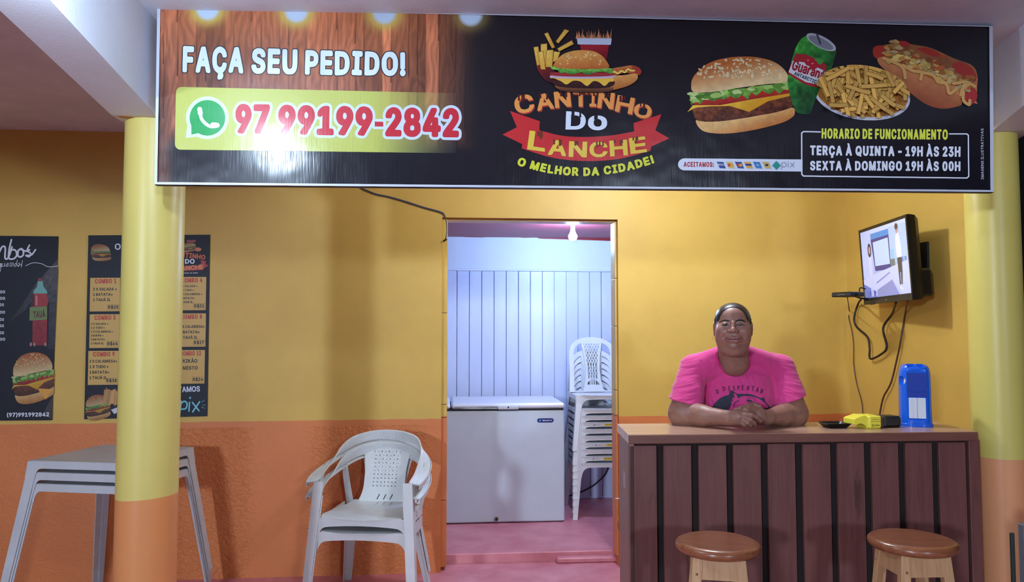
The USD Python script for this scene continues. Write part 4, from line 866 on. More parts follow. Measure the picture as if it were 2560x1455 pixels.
# bulb in the back room
mat('bulb_glow', (255, 255, 255), 0.5, emission_strength=1300.0, emission_color=(0.36, 0.60, 1.06)); mat('white_socket', (226, 226, 226), 0.4)
lp = Thing('ceiling_bulb', 'lit bulb in a white holder under the ceiling of the back room', 'lamp', (L3[0], L3[1], 2.235))
h_ = 2.235 - L3[2]
lp.add('rose', lathe([(0, 0), (.05, 0), (.05, -.008), (.03, -.016), (0, -.016)], 32), 'white_socket', smooth=30)
lp.add('holder', lathe([(0, -.014), (.014, -.014), (.017, -.03), (.017, -.055), (0, -.055)], 24), 'white_socket', smooth=30)
lp.add('bulb', lathe([(0, -.054), (.014, -.055), (.02, -h_ + .025), (.033, -h_), (.03, -h_ - .018), (.018, -h_ - .03), (0, -h_ - .034)][::1], 28), 'bulb_glow', smooth=60)
def pendant(name, label, p, zc):
    t = Thing(name, label, 'lamp', (p[0], p[1], zc), kind='structure'); h = zc - p[2]
    t.add('rose', lathe([(0, 0), (.045, 0), (.045, -.01), (.02, -.018), (0, -.018)], 28), 'white_socket'); t.add('cord', trimesh.creation.cylinder(.004, h - .08, sections=10).apply_translation([0, 0, -.01 - (h - .08) / 2]), 'white_socket')
    t.add('holder', lathe([(0, -h + .095), (.012, -h + .095), (.018, -h + .08), (.018, -h + .042), (0, -h + .042)], 24), 'white_socket')
pendant('pendant_lamp', 'bare bulb hanging from the porch ceiling just above the picture, left', L1, ZC); pendant('pendant_lamp', 'unseen bulb behind the sign, placed to light the right walls', L2, ZC)  # fittings out of view; the second lights the right walls
for Lk in (L4, L5):
    sp_ = Thing('street_lamp', 'unseen lamp pole behind the viewer, added under a front light', 'lamp', (Lk[0], Lk[1], 0), kind='structure')
    sp_.add('pole', lathe([(0, 0), (.06, 0), (.045, Lk[2] - .34), (0, Lk[2] - .34)], 24), 'black_rubber')  # poles added out of view under the two front lights
# ------------------------------------------------------------------ television on the side wall
mat('tv_black', (22, 21, 20), 0.35); mat('tv_bezel', (48, 46, 44), 0.3); mat('tv_trim', (120, 112, 98), 0.4)
printed('tv_picture', 0.25, emit=0.32)
N1, N0 = atd(2265, 535, 3.83), atd(2283, 750, 3.83); Fq, F0 = atd(2147, 577, 4.43), atd(2160, 762, 4.43)
tl_, tr_, br_, bl_ = Fq, N1, N0, F0
ctr = (tl_ + tr_ + br_ + bl_) / 4; X = (tr_ - tl_) + (br_ - bl_); X /= np.linalg.norm(X); Zv = (tl_ - bl_) + (tr_ - br_); Zv -= (Zv @ X) * X; Zv /= np.linalg.norm(Zv); Yv = np.cross(Zv, X)   # Yv points into the set
w_, h2 = (np.linalg.norm(tr_ - tl_) + np.linalg.norm(br_ - bl_)) / 4, (np.linalg.norm(tl_ - bl_) + np.linalg.norm(tr_ - br_)) / 4
tvm = lambda m: frame(m, ctr, X, Yv, Zv)
tv = Thing('television', 'black flat television tilted out from the side wall, switched on', 'television', ctr)
tv.addw('bezel', tvm(ext_xz(sbox(-w_, -h2, w_, h2).difference(sbox(-w_ + .016, -h2 + .036, w_ - .014, h2 - .016)), 0, .018)), 'tv_black', smooth=False)
tv.addw('lower_trim', tvm(bx(-w_ + .002, w_ - .002, -.003, 0, -h2 + .001, -h2 + .034, .001)), 'tv_bezel', smooth=False)
cab = []
for k, (dy, ins) in enumerate(((.018, 0.0), (.045, .006), (.07, .03), (.088, .07), (.095, .12))):
    cab.append(np.array([[sx * (w_ - ins), dy, (h2 - ins * .8) if sz > 0 else (-h2 + ins * .35)] for sx, sz in ((-1, -1), (1, -1), (1, 1), (-1, 1))]))
tv.addw('rear_shell', tvm(trimesh.convex.convex_hull(np.vstack(cab))), 'tv_black', smooth=25)
tv.addw('connector_box', tvm(bx(-.12, w_ - .03, .05, .122, -h2 + .015, -h2 + .16, .012)), 'tv_black', smooth=False)
tv.addw('sensor_window', tvm(bx(-.21, -.15, -.0045, -.002, -h2 - .004, -h2 + .012, .001)), 'tv_black', smooth=False)
tv.addw('maker_mark', tvm(bx(-.012, .012, -.0042, -.0028, -h2 + .014, -h2 + .019)), 'tv_trim', smooth=False)
# picture: a presenter and a second person in a bright studio around a large screen
def scr(v, lift): return ctr + np.outer((v[:, 0] / 1000 - .5) * 2 * (w_ - .016), X) + np.outer((.5 - v[:, 1] / 600) * 2 * (h2 - .026) + .010, Zv) - lift * Yv
Pt = Print(scr)
Pt.add(sbox(0, 0, 1000, 600), grad((196, 206, 246), (150, 160, 214), (0, 0), (0, 600)))
Pt.add(sbox(0, 0, 240, 420), (186, 198, 244)); Pt.add(sbox(236, 40, 640, 110), (84, 140, 208)); Pt.add(Polygon([(236, 90), (640, 90), (640, 380), (290, 372)]), (70, 66, 130)); Pt.add(Polygon([(280, 118), (618, 112), (624, 336), (300, 330)]), (188, 206, 236))
Pt.add(sbox(640, 30, 1000, 330), (176, 194, 238)); Pt.add([sbox(800 + i * 60, 300, 845 + i * 60, 380) for i in range(3)], (120, 140, 190)); Pt.add([sbox(660, 220, 720, 300)], (140, 190, 226)); Pt.add(sbox(640, 300, 730, 400), (110, 120, 110))
Pt.add(Polygon([(0, 430), (240, 400), (1000, 330), (1000, 600), (0, 600)]), (196, 202, 242)); Pt.add(Polygon([(300, 470), (610, 400), (610, 412), (300, 486)]), (130, 140, 196)); Pt.add(Polygon([(300, 540), (640, 470), (780, 600), (300, 600)]), (140, 146, 200)); Pt.add(Polygon([(0, 470), (180, 520), (300, 600), (0, 600)]), (104, 120, 196))
Pt.add(Polygon([(640, 470), (650, 468), (830, 600), (810, 600)]), (176, 182, 226)); Pt.add(ellipse(200, 560, 80, 26), (70, 90, 190))
Pt.add(unary_union([sbox(160, 250, 225, 420), ellipse(190, 250, 40, 30)]), (206, 204, 236)); Pt.add(unary_union([sbox(165, 400, 190, 590), sbox(196, 400, 222, 590)]), (196, 200, 234)); Pt.add(ellipse(192, 180, 38, 62), (58, 50, 62)); Pt.add(ellipse(194, 180, 20, 34), (196, 160, 160))
Pt.add(unary_union([smoothp([(790, 110), (850, 100), (880, 200), (870, 310), (790, 310), (770, 200)], 40)]), (216, 218, 246)); Pt.add(ellipse(816, 66, 26, 36), (190, 150, 140)); Pt.add(ellipse(812, 44, 32, 26), (84, 70, 70))
Pt.add(Polygon([(785, 300), (872, 300), (868, 420), (850, 520), (830, 520), (838, 420), (822, 420), (818, 520), (798, 520)]), (78, 72, 66)); Pt.add([ellipse(812, 548, 16, 8), ellipse(846, 556, 16, 8)], (230, 230, 240))
mm, cc = Pt.mesh(-.0025, .0001); tv.addw('screen', mm, 'tv_picture', col=cc, label='lit screen showing two people in a bright studio')
br0 = ctr + Yv * .095
tv.addw('wall_bracket', join(bx(XR - .012, XR, br0[1] - .10, br0[1] + .10, br0[2] - .14, br0[2] + .10, .002), tube([(XR - .01, br0[1], br0[2]), br0 + (XR - br0[0]) * np.array([.5, 0, 0]), br0], .016, 8, 6, False)), 'black_rubber', smooth=False)
# set-top box on a small bracket
bq = [atd(2088, 735, 4.14), atd(2122, 738, 4.10)]
bc = atd(2118, 737, 4.18); sb = Thing('set_top_box', 'small black receiver box held out beside the lower left of the television', 'receiver', bc)
Bx = (atd(2160, 738, 4.27) - atd(2122, 741, 4.06)); Bx[2] = 0; Bx /= np.linalg.norm(Bx); fx = (atd(2123, 740, 4.08) - atd(2089, 737, 4.16)); fx[2] = 0; fx /= np.linalg.norm(fx); By = np.cross([0, 0, 1.], fx)
bm = lambda m: frame(m, bc, fx, By, np.array([0, 0, 1.]))
sb.addw('case', bm(bx(-.062, .062, -.052, .058, -.012, .014, .004)), 'tv_black', smooth=False)
sb.addw('front_panel', bm(bx(-.057, .057, -.0535, -.051, -.009, .009, .001)), 'tv_bezel', smooth=False)
sb.addw('display', bm(bx(-.02, .03, -.0545, -.053, -.001, .0015)), 'tv_trim', smooth=False)
sb.addw('button', bm(bx(-.014, -.008, -.0548, -.053, -.006, -.003)), 'tv_trim', smooth=False)
sb.addw('plug', bm(bx(.062, .082, .0, .03, -.008, .008, .002)), 'tv_black', smooth=False)
sb.addw('support_arm', tube([bc + fx * .05 + np.array([0, 0, -.009]), atd(2165, 747, 4.36), (XR - .002, bc[1] + .05, bc[2] - .02)], .006, 8, 16), 'black_rubber', smooth=True)
sb.addw('aerial_lead', tube([bc + fx * .04 + By * .05, atd(2150, 720, 4.3), atd(2163, 722, 4.35)], .004, 8, 16), 'black_rubber', smooth=True)
# cables down the side wall
mat('cable_black', (30, 22, 20), 0.5); mat('cable_brown', (74, 46, 34), 0.5)
def cable(label, pts, r, depth=.02, m='cable_black', last=None, first=None):
    w = [atx(x, y, XR - depth) for x, y in pts]
    if first is not None: w = [first] + w
    if last is not None: w = w + [last]
    t = Thing('cable', label, 'cable', w[len(w) // 2]); t.addw('cord', tube(w, r, 8, 90), m, smooth=True)
cable('thick black cable looping below the television and back up to it', [(2147, 756), (2136, 790), (2140, 815), (2168, 842), (2174, 870), (2176, 897), (2205, 884), (2217, 866), (2208, 820), (2230, 785)], .0062, .03, first=atd(2152, 750, 4.35), last=atd(2240, 757, 4.05))
cable('thin dark cable from the receiver box down to the counter', [(2123, 775), (2122, 795), (2130, 830), (2134, 870), (2134, 910), (2142, 960), (2154, 1005), (2157, 1036)], .0028, .012, 'cable_brown', first=bc + np.array([0, 0, -.012]))
cable('brown power lead from the right end of the television down to the counter', [(2262, 790), (2252, 850), (2244, 890), (2228, 955), (2210, 990), (2203, 1015), (2199, 1040)], .0048, .02, 'cable_brown', first=atd(2269, 752, 3.9))
# grey wire from the sign to the door frame
mat('wire_grey', (70, 70, 78), .5)
wr = [aty(x, y, YB - .006) for x, y in ((885, 455), (905, 470), (938, 484), (970, 491), (1010, 502), (1060, 518), (1100, 529), (1111, 537), (1116, 556), (1117, 580), (1113, 600))]
gw = Thing('wire', 'thin grey double wire running from the sign to the door frame corner', 'wire', wr[5])
gw.addw('strand', tube(wr, .0030, 8, 90), 'wire_grey', smooth=True); gw.addw('strand', tube([p + np.array([0, 0, -.0055]) for p in wr], .0028, 8, 90), 'wire_grey', smooth=True)
gw.addw('taped_end', join(tube([wr[-1] + np.array([.010, -.004, .004]), wr[-1] + np.array([-.002, -.004, -.002]), wr[-1] + np.array([-.012, -.004, -.010])], .006, 8, 8)), 'black_rubber', smooth=True)
# hook and wire loop on the right jamb
hk = aty(1548, 1245, YB - .004); hkT = Thing('hook', 'small chrome hook on the right door jamb', 'hook', hk)
hkT.addw('pin', tube([hk + np.array([-.028, -.012, -.001]), hk + np.array([0, -.016, 0]), hk + np.array([.028, -.014, .001])], .0035, 8, 12), 'chrome', smooth=True)
hkT.addw('screw_eye', trimesh.creation.torus(.008, .0025).apply_transform(trimesh.transformations.rotation_matrix(PI / 2, [0, 1, 0])).apply_translation(hk + np.array([0, -.008, 0])), 'chrome', smooth=True)
wl = aty(1547, 1318, YB - .006); wlT = Thing('wire_loop', 'bent dark wire loop low on the right door jamb', 'wire', wl)
wlT.addw('loop', tube([wl + np.array(q) for q in ((.0, -.004, .05), (-.008, -.010, .03), (-.006, -.012, .0), (.006, -.012, -.03), (.013, -.006, -.05))], .0028, 8, 30), 'rusty', smooth=True)
# ------------------------------------------------------------------ on the counter
mat('blue_plastic', (24, 98, 216), 0.22, coat=.3); mat('navy_plastic', (16, 56, 160), 0.3); mat('napkin', (222, 226, 232), 0.8, var=.06, vscale=30, vstretch=(6, 1, .4))
dp = atz(2289, 1064, ZK); ds = Thing('dispenser', 'tall blue plastic napkin and straw dispenser on the counter', 'dispenser', (*dp[:2], ZK), math.radians(-24))
def sq(a, b, n=40, e=2.8):
    th = np.linspace(0, 2 * PI, n, endpoint=False); c, s = np.cos(th), np.sin(th)
    return np.stack([a * np.sign(c) * np.abs(c) ** (2 / e), b * np.sign(s) * np.abs(s) ** (2 / e)], 1)
lv = [(0, .0665, .060), (.012, .0675, .061), (.014, .0640, .058), (.06, .0625, .057), (.20, .0615, .056), (.235, .060, .0545), (.252, .055, .050), (.262, .046, .041), (.266, .034, .03)]
body = sweep(np.array([(0, 0, z) for z, _, _ in lv]), np.array([sq(a, b) for _, a, b in lv]), (1, 0, 0))
bod = m3.Manifold(m3.Mesh(np.asarray(body.vertices, np.float32), np.asarray(body.faces, np.uint32)))
def mani(m): m = as_tm(m); m = trimesh.Trimesh(m.vertices, m.faces, process=True); m.fix_normals(); return m3.Manifold(m3.Mesh(np.asarray(m.vertices, np.float32), np.asarray(m.faces, np.uint32)))
cut = mani(bx(-.040, .040, -.08, -.049, .03, .243))
for x in (-.018, .018): cut = cut + mani(bx(x - .0155, x + .0155, -.046, .0, .240, .30, .004))
cut = cut + mani(rot(trimesh.creation.cylinder(.021, .06, sections=40), PI / 2, [0, 1, 0]).apply_translation([-.06, -.028, .195]))
ds.add('body', bod - cut, 'blue_plastic', smooth=35)
ds.add('front_plate', bx(-.0395, .0395, -.0525, -.047, .034, .240, .0015), 'blue_plastic', smooth=False)
ds.add('recess_panel', bx(-.038, .038, -.0545, -.052, .150, .230, .001), 'navy_plastic', smooth=False)
ds.add('recess_panel', bx(-.038, .038, -.0538, -.052, .126, .149, .001), 'navy_plastic', smooth=False)
nk = [bx(-.032, .0, -.0555, -.052, .036, .124, .0015), bx(.001, .033, -.0562, -.052, .036, .124, .0015)]
for n_ in nk: ds.add('napkin', n_, 'napkin', smooth=False)
ds.add('lip', tube([(-.036, -.056, .030), (-.02, -.061, .024), (0, -.063, .022), (.02, -.061, .024), (.036, -.056, .030)], .0026, 8, 24), 'blue_plastic', smooth=True)
ds.add('straw_bundle', rot(trimesh.creation.cylinder(.017, .02, sections=24), PI / 2, [0, 1, 0]).apply_translation([-.034, -.028, .19]), 'napkin', smooth=30)
mat('yellow_plastic', (242, 228, 74), 0.35); mat('yellow_dark', (150, 130, 30), .5)
yp = atz(2157, 1069, ZK); yc = Thing('card_machine', 'yellow card payment machine lying on the counter', 'card reader', (*yp[:2], ZK), math.radians(6))
s_ = .00163 / 5.565 * .98
pf = [(660, 1040), (700, 1020), (832, 982), (870, 1000), (880, 1175), (862, 1178), (846, 1140), (820, 1120), (780, 1100), (750, 1096), (690, 1118), (662, 1110)]
prof_ = Polygon([((x - 880) * s_, (1176 - y) * s_) for x, y in pf]); 
yc.add('cradle', ext_xz(prof_, -.035, .04), 'yellow_plastic', smooth=False)
yc.add('body', bx(-.002, .058, -.045, .05, .0, .0535, .006), 'yellow_plastic', smooth=False)
yc.add('groove', join(bx(.006, .05, -.0458, -.0445, .0295, .031), bx(.006, .05, -.0458, -.0445, .046, .0472), bx(.01, .046, -.0462, -.0445, .0375, .0395)), 'yellow_dark', smooth=False)
yc.add('emblem', rot(trimesh.creation.annulus(.003, .0055, .001), PI / 2, [1, 0, 0]).apply_translation([.015, -.0455, .014]), 'yellow_dark', smooth=False)
yc.add('lettering', bx(.024, .046, -.0462, -.0448, .012, .0165), 'yellow_dark', smooth=False)
bpp = atz(2221, 1067, ZK); bk2 = Thing('card_machine', 'black card machine between the yellow one and the blue dispenser', 'card reader', (*bpp[:2], ZK), math.radians(4))
bk2.add('body', bx(-.040, .043, -.03, .05, .0, .0475, .008), 'tv_black', smooth=False); bk2.add('side_cover', bx(-.0535, -.036, -.028, .048, .0, .0455, .005), 'cable_brown', smooth=False, label='brown end piece')
bk2.add('paper_cover', bx(-.032, .036, -.0315, -.028, .012, .040, .003), 'tv_bezel', smooth=False)
tp0 = atz(2087, 1068, ZK); ty = Thing('tray', 'small flat black dish on the counter beside the yellow card machine', 'tray', (*tp0[:2], ZK), math.radians(3))
trp = [(.052, .003), (.036, 0), (0, 0), (0, .004), (.034, .004), (.050, .015), (.056, .022), (.060, .022), (.0555, .012), (.052, .003)]
def rr(z, a, b): return np.c_[sq(a, b, 44, 5)]
trv = [(0, .036, .030), (.003, .044, .036), (.020, .060, .050), (.0205, .056, .046), (.006, .042, .034), (.005, .0, .0)]
V = np.vstack([np.c_[sq(max(a, 1e-4), max(b, 1e-4), 44, 5), np.full(44, z)] for z, a, b in trv]); f = []
for i in range(len(trv) - 1):
    a = i * 44 + np.arange(44); b = i * 44 + (np.arange(44) + 1) % 44; f += [np.stack([a, b, b + 44], 1), np.stack([a, b + 44, a + 44], 1)]
V = np.vstack([V, [[0, 0, 0]]]); a = np.arange(44); f.append(np.stack([np.full(44, len(V) - 1), (a + 1) % 44, a], 1))
ty.add('dish', trimesh.Trimesh(V, np.vstack(f), process=False), 'tv_black', smooth=40)
mat('white_cord', (220, 214, 208), .5)
wc = Thing('charging_cord', 'white charging cord curled behind the yellow card machine', 'cord', atz(2115, 1057, ZK))
wc.addw('cord', tube([atz(2143, 1061, ZK + .01), atz(2135, 1055, ZK + .02), atz(2124, 1054, ZK + .024), atz(2113, 1058, ZK + .014), atz(2107, 1062, ZK + .004), atz(2118, 1066, ZK + .004)], .0025, 8, 40), 'white_cord', smooth=True)
# ------------------------------------------------------------------ at the far right, outside
mat('iron', (46, 54, 48), 0.5, var=.2, vscale=20); mat('grey_iron', (92, 96, 104), 0.5, var=.1, vscale=20)
ip = atd(2532, 1400, 2.62); g1 = Thing('iron_post', 'dark green iron post standing in front of the right column', 'post', (ip[0], ip[1], 0))
zt1 = atd(2532, 1332, 2.62)[2]; g1.add('post', bx(-.0055, .0055, -.006, .006, 0, zt1, .001), 'iron', smooth=False); g1.add('base_plate', bx(-.03, .03, -.03, .03, 0, .006, .002), 'iron', smooth=False)
ip2 = atd(2564, 1400, 2.5); g2 = Thing('iron_post', 'grey iron post at the right edge', 'post', (ip2[0], ip2[1], 0))
zt2 = atd(2562, 1310, 2.5)[2]; g2.add('post', bx(-.013, .013, -.013, .013, 0, zt2, .002), 'grey_iron', smooth=False); g2.add('base_plate', bx(-.04, .04, -.04, .04, 0, .006, .002), 'grey_iron', smooth=False)
# ------------------------------------------------------------------ menu posters on the left wall
printed('poster_ink', 0.45, spec=0.3)
def wall_map(v, lift): r = FWD * F + np.outer(v[:, 0] - 1280, RT) + np.outer(727.5 - v[:, 1], UP); return CAM + r * ((YB - .006 - lift) / r[:, 1])[:, None]
zp = lambda x, y: (x / 2.798, y / 2.798 + 560)
ZP = lambda p: np.asarray(p) / 2.798 + (0, 560)
def poster(label, corners):
    c = wall_map(np.array(corners, float), -.003); m = c.mean(0); t = Thing('menu_poster', label, 'poster', m)
    v = np.vstack([c, c - np.array([0, .003, 0])]); f = [[0, 1, 2], [0, 2, 3], [6, 5, 4], [7, 6, 4]] + [q for e in range(4) for q in ([e, e + 4, (e + 1) % 4 + 4], [e, (e + 1) % 4 + 4, (e + 1) % 4])]
    mm = trimesh.Trimesh(v, f, process=False); mm.fix_normals(); t.addw('sheet', mm, 'poster_black', smooth=False); return t
mat('poster_black', (15, 17, 30), 0.5, spec=0.3)
def pp_add(t, part, P, label=None, step=.00005):
    P0 = getattr(t, 'lift', .0003); m, c = P.mesh(P0, step); t.lift = P.top + .0001
    t.addw(part, m, 'poster_ink', col=c, label=label)
t1 = poster('dark menu poster with a drink bottle and a large burger at the left edge', [(-150, 588), (146.5, 591), (130.5, 1050.5), (-165, 1053)])
ink = (206, 208, 218)
P = Print(wall_map)
P.add(warp(Polygon([(400, 250), (406, 330), (380, 880), (330, 870), (340, 800), (345, 560), (300, 420), (180, 600), (60, 690), (130, 600), (250, 420)]), ZP), grad((70, 66, 68), (36, 36, 46), zp(340, 300), zp(100, 650), .6, .12), 6); pp_add(t1, 'board_print', P, 'faint dark boards')
P = Print(wall_map); P.add(warp(Polygon([(330, 1270), (370, 1200), (366, 1370), (300, 1330)]), ZP), (60, 52, 50)); pp_add(t1, 'board_print', P, 'faint dark boards')
P = Print(wall_map); st = lambda pts, w: warp(stroke(pts, w), ZP)
P.add([st([(-60, 245), (-40, 150), (-20, 130), (-6, 160), (-8, 238)], 12), st([(-6, 200), (15, 160), (36, 165), (36, 240), (60, 232), (84, 160)], 12), st([(80, 110), (64, 180), (62, 238), (92, 244), (116, 222), (110, 186), (84, 180), (72, 196)], 12), st([(150, 172), (128, 186), (126, 222), (146, 230), (164, 212), (160, 180), (146, 176), (180, 190), (206, 180)], 12), st([(206, 148), (190, 185), (214, 205), (204, 228), (182, 220), (220, 216), (248, 180)], 11)], ink)
P.add([st(p, 3.4) for p in ([(-20, 290), (8, 276), (2, 300), (-4, 300), (10, 276), (4, 320), (-2, 340)], [(18, 276), (14, 296), (30, 292), (34, 274), (34, 298)], [(46, 290), (60, 280), (52, 274), (44, 296), (64, 292)], [(72, 296), (72, 274), (84, 276), (78, 298)], [(90, 296), (94, 276), (90, 270)], [(122, 250), (110, 296), (100, 290), (112, 274), (124, 294)], [(128, 276), (138, 274), (130, 296), (124, 292), (142, 284)], [(146, 290), (152, 278), (150, 296)], [(158, 254), (152, 284)], [(148, 300), (149, 303)])], ink)
P.add(st([(180, 292), (230, 272), (290, 278), (340, 300), (404, 294)], 4), ink); pp_add(t1, 'brush_lettering', P, 'white brush lettering')
P = Print(wall_map)
for y, n in ((475, '00'), (520, '00'), (565, '00'), (617, '00'), (668, '00'), (712, '00'), (761, '00'), (806, '00')): P.add(text_on(n, zp(-2, y + 10), zp(36 if y in (475, 520, 617, 806) else 28, y + 10), 7.2, cond=1.1, bold=.05, gap=.12), ink)
pp_add(t1, 'prices', P, 'column of prices')
P = Print(wall_map)
P.add(warp(Polygon([(265, 395), (298, 395), (306, 440), (330, 470), (330, 490), (232, 490), (236, 465), (258, 440)]), ZP), (104, 158, 150)); P.add(warp(sbox(266, 378, 296, 400), ZP), (116, 50, 60))
P.add(warp(Polygon([(232, 486), (326, 486), (340, 540), (330, 580), (330, 680), (328, 830), (312, 850), (240, 850), (226, 830), (228, 680), (220, 580), (220, 530)]), ZP), grad((150, 50, 54), (120, 26, 40), zp(230, 480), zp(330, 850), .25, .1), 4)
P.add(warp(Polygon([(220, 500), (240, 490), (240, 578), (222, 578)]), ZP), (58, 34, 40)); P.add(warp(sbox(248, 500, 262, 570), ZP), (190, 110, 120)); P.add(warp(Polygon([(208, 582), (330, 576), (330, 668), (206, 676)]), ZP), (104, 124, 74))
P.add(text_on('TAUÁ', zp(234, 658), zp(318, 652), 17, cond=.8, bold=.07), (90, 40, 40)); P.add([warp(ellipse(x, 842, 9, 14), ZP) for x in (216, 240, 318)], (150, 110, 110)); pp_add(t1, 'bottle_print', P, 'drink bottle with red contents and green label')
P = Print(wall_map); clipT = lambda p: ZP(np.stack([np.minimum((p[:, 0] - 165) * .40 + 80, 384 - (p[:, 1] - 288) * .02), (p[:, 1] - 288) * .66 + 890 + 8], 1))
draw_burger(P, clipT, 3, 70, .80); P.add(warp(Polygon([(262, 1150), (372, 1155), (322, 1228), (296, 1200)]), ZP), (206, 146, 60)); pp_add(t1, 'burger_print', P, 'sesame burger with ham and cheese')
P = Print(wall_map); P.add(text_on('(97)991992842', zp(48, 1350), zp(344, 1346), 10.5, cond=.9, bold=.07, gap=.09), ink); pp_add(t1, 'phone_number', P)
t2 = poster('menu poster of combo offers half hidden by the left column', [(221.5, 588.5), (525.5, 587), (518.5, 1040.5), (211, 1048)])
P = Print(wall_map); draw_burger(P, lambda p: ZP(np.stack([(p[:, 0] - 165) * .19 + 632, (p[:, 1] - 288) * .22 + 140 + (p[:, 0] - 500) * .03], 1)), 3, 0, .68); pp_add(t2, 'burger_print', P)
P = Print(wall_map); P.add(text_on('OS', zp(803, 180), zp(882, 180), 15.5, cond=1.05, bold=.04, gap=.1), (196, 198, 214)); pp_add(t2, 'heading_lettering', P)
P = Print(wall_map); P.add(warp(ellipse(882, 318, 34, 24), ZP), (70, 150, 110)); pp_add(t2, 'telephone_emblem', P)
P = Print(wall_map); pb = (196, 158, 84)
cells = {}
for r, (ya, yb) in enumerate(((377, 612), (632, 868), (888, 1126))):
    L0 = (631, 628, 618)[r]; L1_ = (841, 836, 830)[r]; cells[(r, 0)] = (L0, ya, L1_, yb); R1 = (1443, 1441, 1434)[r]; cells[(r, 3)] = (R1 - 208, ya - 6, R1, yb - 8)
    for k in (1, 2): cells[(r, k)] = (L0 + k * 218 + 4, ya, L1_ + k * 216, yb - 2 * k)
P.add([warp(Polygon([(x0, y0), (x1, y0 - 1), (x1 - 4, y1 - 2), (x0 - 4, y1)]), ZP) for x0, y0, x1, y1 in cells.values()], pb)
pp_add(t2, 'offer_panel', P, 'ochre panels')
P = Print(wall_map); red, blk = (176, 58, 40), (38, 32, 30)
P0_ = t2.lift
for (r, k), name, rows, price, dy, y1st in (((0, 0), 'COMBO 1', ['2 X SALADA +', '1 BATATA+', '1 TAUÁ 2L'], 'R$25', 37, 466), ((1, 0), 'COMBO 5', ['4 X SALADA +', '1 X TUDO +', '1 X CALABRESA +', '2 KIKÃO +', '1 BATATA+', '1 TAUÁ 2L'], 'R$64', 27.3, 706), ((2, 0), 'COMBO 9', ['2 X CALABRESA+', '1 X TUDO +', '1 BATATA+', '1 TAUÁ 2L'], 'R$38', 38.5, 970),
        ((0, 3), 'COMBO 4', ['3 X SALADA +', '1 X TUDO +', '1 X CALABRESA +', '1 BATATA+', '1 TAUÁ 2L'], 'R$51', 28, 442), ((1, 3), 'COMBO 8', ['2 X CALABRESA+', '1 BATATA+', '1 TAUÁ 2L'], 'R$27', 38, 728), ((2, 3), 'COMBO 12', ['4 KIKÃO', '4 MISTO'], 'R$24', 49, 971)):
    P = Print(wall_map); x0, y0, x1, y1 = cells[(r, k)]; P.add(text_on(name, zp(x0 + 33, y0 + 40), zp(x1 - 27, y0 + 37), 11.5, cond=.6, bold=.06, gap=.1), red); pp_add(t2, 'offer_title', P, name.lower() + ' in red', .00005); t2.lift = P0_; P = Print(wall_map)
    h = 7.2 if dy > 30 else 5.2; px0 = x0 + (20 if k == 0 and r == 0 else 8)
    if k == 3: px0 = x0 + 26
    for i, s_ in enumerate(rows):
        _, L = text_poly(s_, cond=.95, bold=.05, gap=.1); big = 1.25 if r == 2 and k == 3 else 1
        w = min(L * h * big * 2.798 * .9, x1 - px0 - 10); y = y1st + i * dy; P.add(text_on(s_, zp(px0, y), zp(px0 + w, y - 1), h * big, cond=.95, bold=.05, gap=.1), blk)
    pp_add(t2, 'offer_lettering', P, 'contents of ' + name.lower(), .00005); t2.lift = P0_; P = Print(wall_map)
    a, b = zp(x1 - 90, y1 - 50), zp(x1 - 8, y1 - 10); P.add(sbox(a[0], a[1], b[0], b[1]).difference(sbox(a[0] + .6, a[1] + .6, b[0] - .6, b[1] - .6)), (110, 86, 40)); P.add(text_on(price, (a[0] + 2, b[1] - 3.2), (b[0] - 2, b[1] - 3.4), 8.6, cond=.7, bold=.06), (60, 50, 36)); pp_add(t2, 'price_lettering', P, 'price in a small box', .00005); t2.lift = P0_
P = Print(wall_map); draw_burger(P, lambda p: ZP(np.stack([(p[:, 0] - 165) * .235 + 594, (p[:, 1] - 288) * .33 + 1194], 1)), 3, 30, .72); P.add(warp(Polygon([(776, 1300), (850, 1270), (850, 1300), (800, 1330)]), ZP), (190, 192, 200))
c0 = zp(800, 1200)
rnd = random.Random(2)
for i in range(18):
    x = 712 + i * 8; P.add(warp(Polygon([(x, 1230 + rnd.uniform(0, 50)), (x + rnd.uniform(0, 26), 1140 + rnd.uniform(0, 30)), (x + 20 + rnd.uniform(0, 14), 1145 + rnd.uniform(0, 30)), (x + 18, 1260)]), ZP), np.array((196, 148, 86)) * rnd.uniform(.75, 1.05))
pp_add(t2, 'fries_print', P)
P = Print(wall_map); q = lambda x, y: zp(x, y)
P.add(text_on('NTINHO', zp(1262, 232), zp(1436, 250), 14, 11.5, cond=.95, bold=.09, gap=.06, var=4), (186, 92, 62)); P.add(text_on('DO', zp(1294, 278), zp(1362, 278), 12, cond=1.0, bold=.07), (206, 214, 226))
P.add(warp(Polygon([(1262, 292), (1380, 292), (1408, 276), (1404, 250), (1446, 262), (1436, 280), (1462, 290), (1424, 310), (1420, 322), (1262, 330)]), ZP), (156, 44, 50)); P.add(text_on('ANCHE', zp(1266, 326), zp(1424, 316), 11.5, cond=1.0, bold=.08, gap=.05), (206, 120, 70)); P.add(text_on('O Melhor da Cidade', zp(1278, 348), zp(1384, 346), 3.4, bold=.02), (186, 190, 200))
draw_burger(P, lambda p: ZP(np.stack([(p[:, 0] - 165) * .13 + 1276, (p[:, 1] - 288) * .12 + 130], 1)), 0, 0, .7); P.add(warp(Polygon([(1304, 112), (1372, 112), (1368, 128), (1308, 128)]), ZP), (150, 60, 70)); P.add(warp(ellipse(1386, 178, 24, 14), ZP), (190, 110, 60))
pp_add(t2, 'logo_print', P, 'small version of the shop logo')
P = Print(wall_map); P.add(text_on('TAMOS', zp(1246, 1178), zp(1400, 1172), 14, cond=.9, bold=.06, gap=.06), (196, 204, 220)); teal = (112, 186, 206)
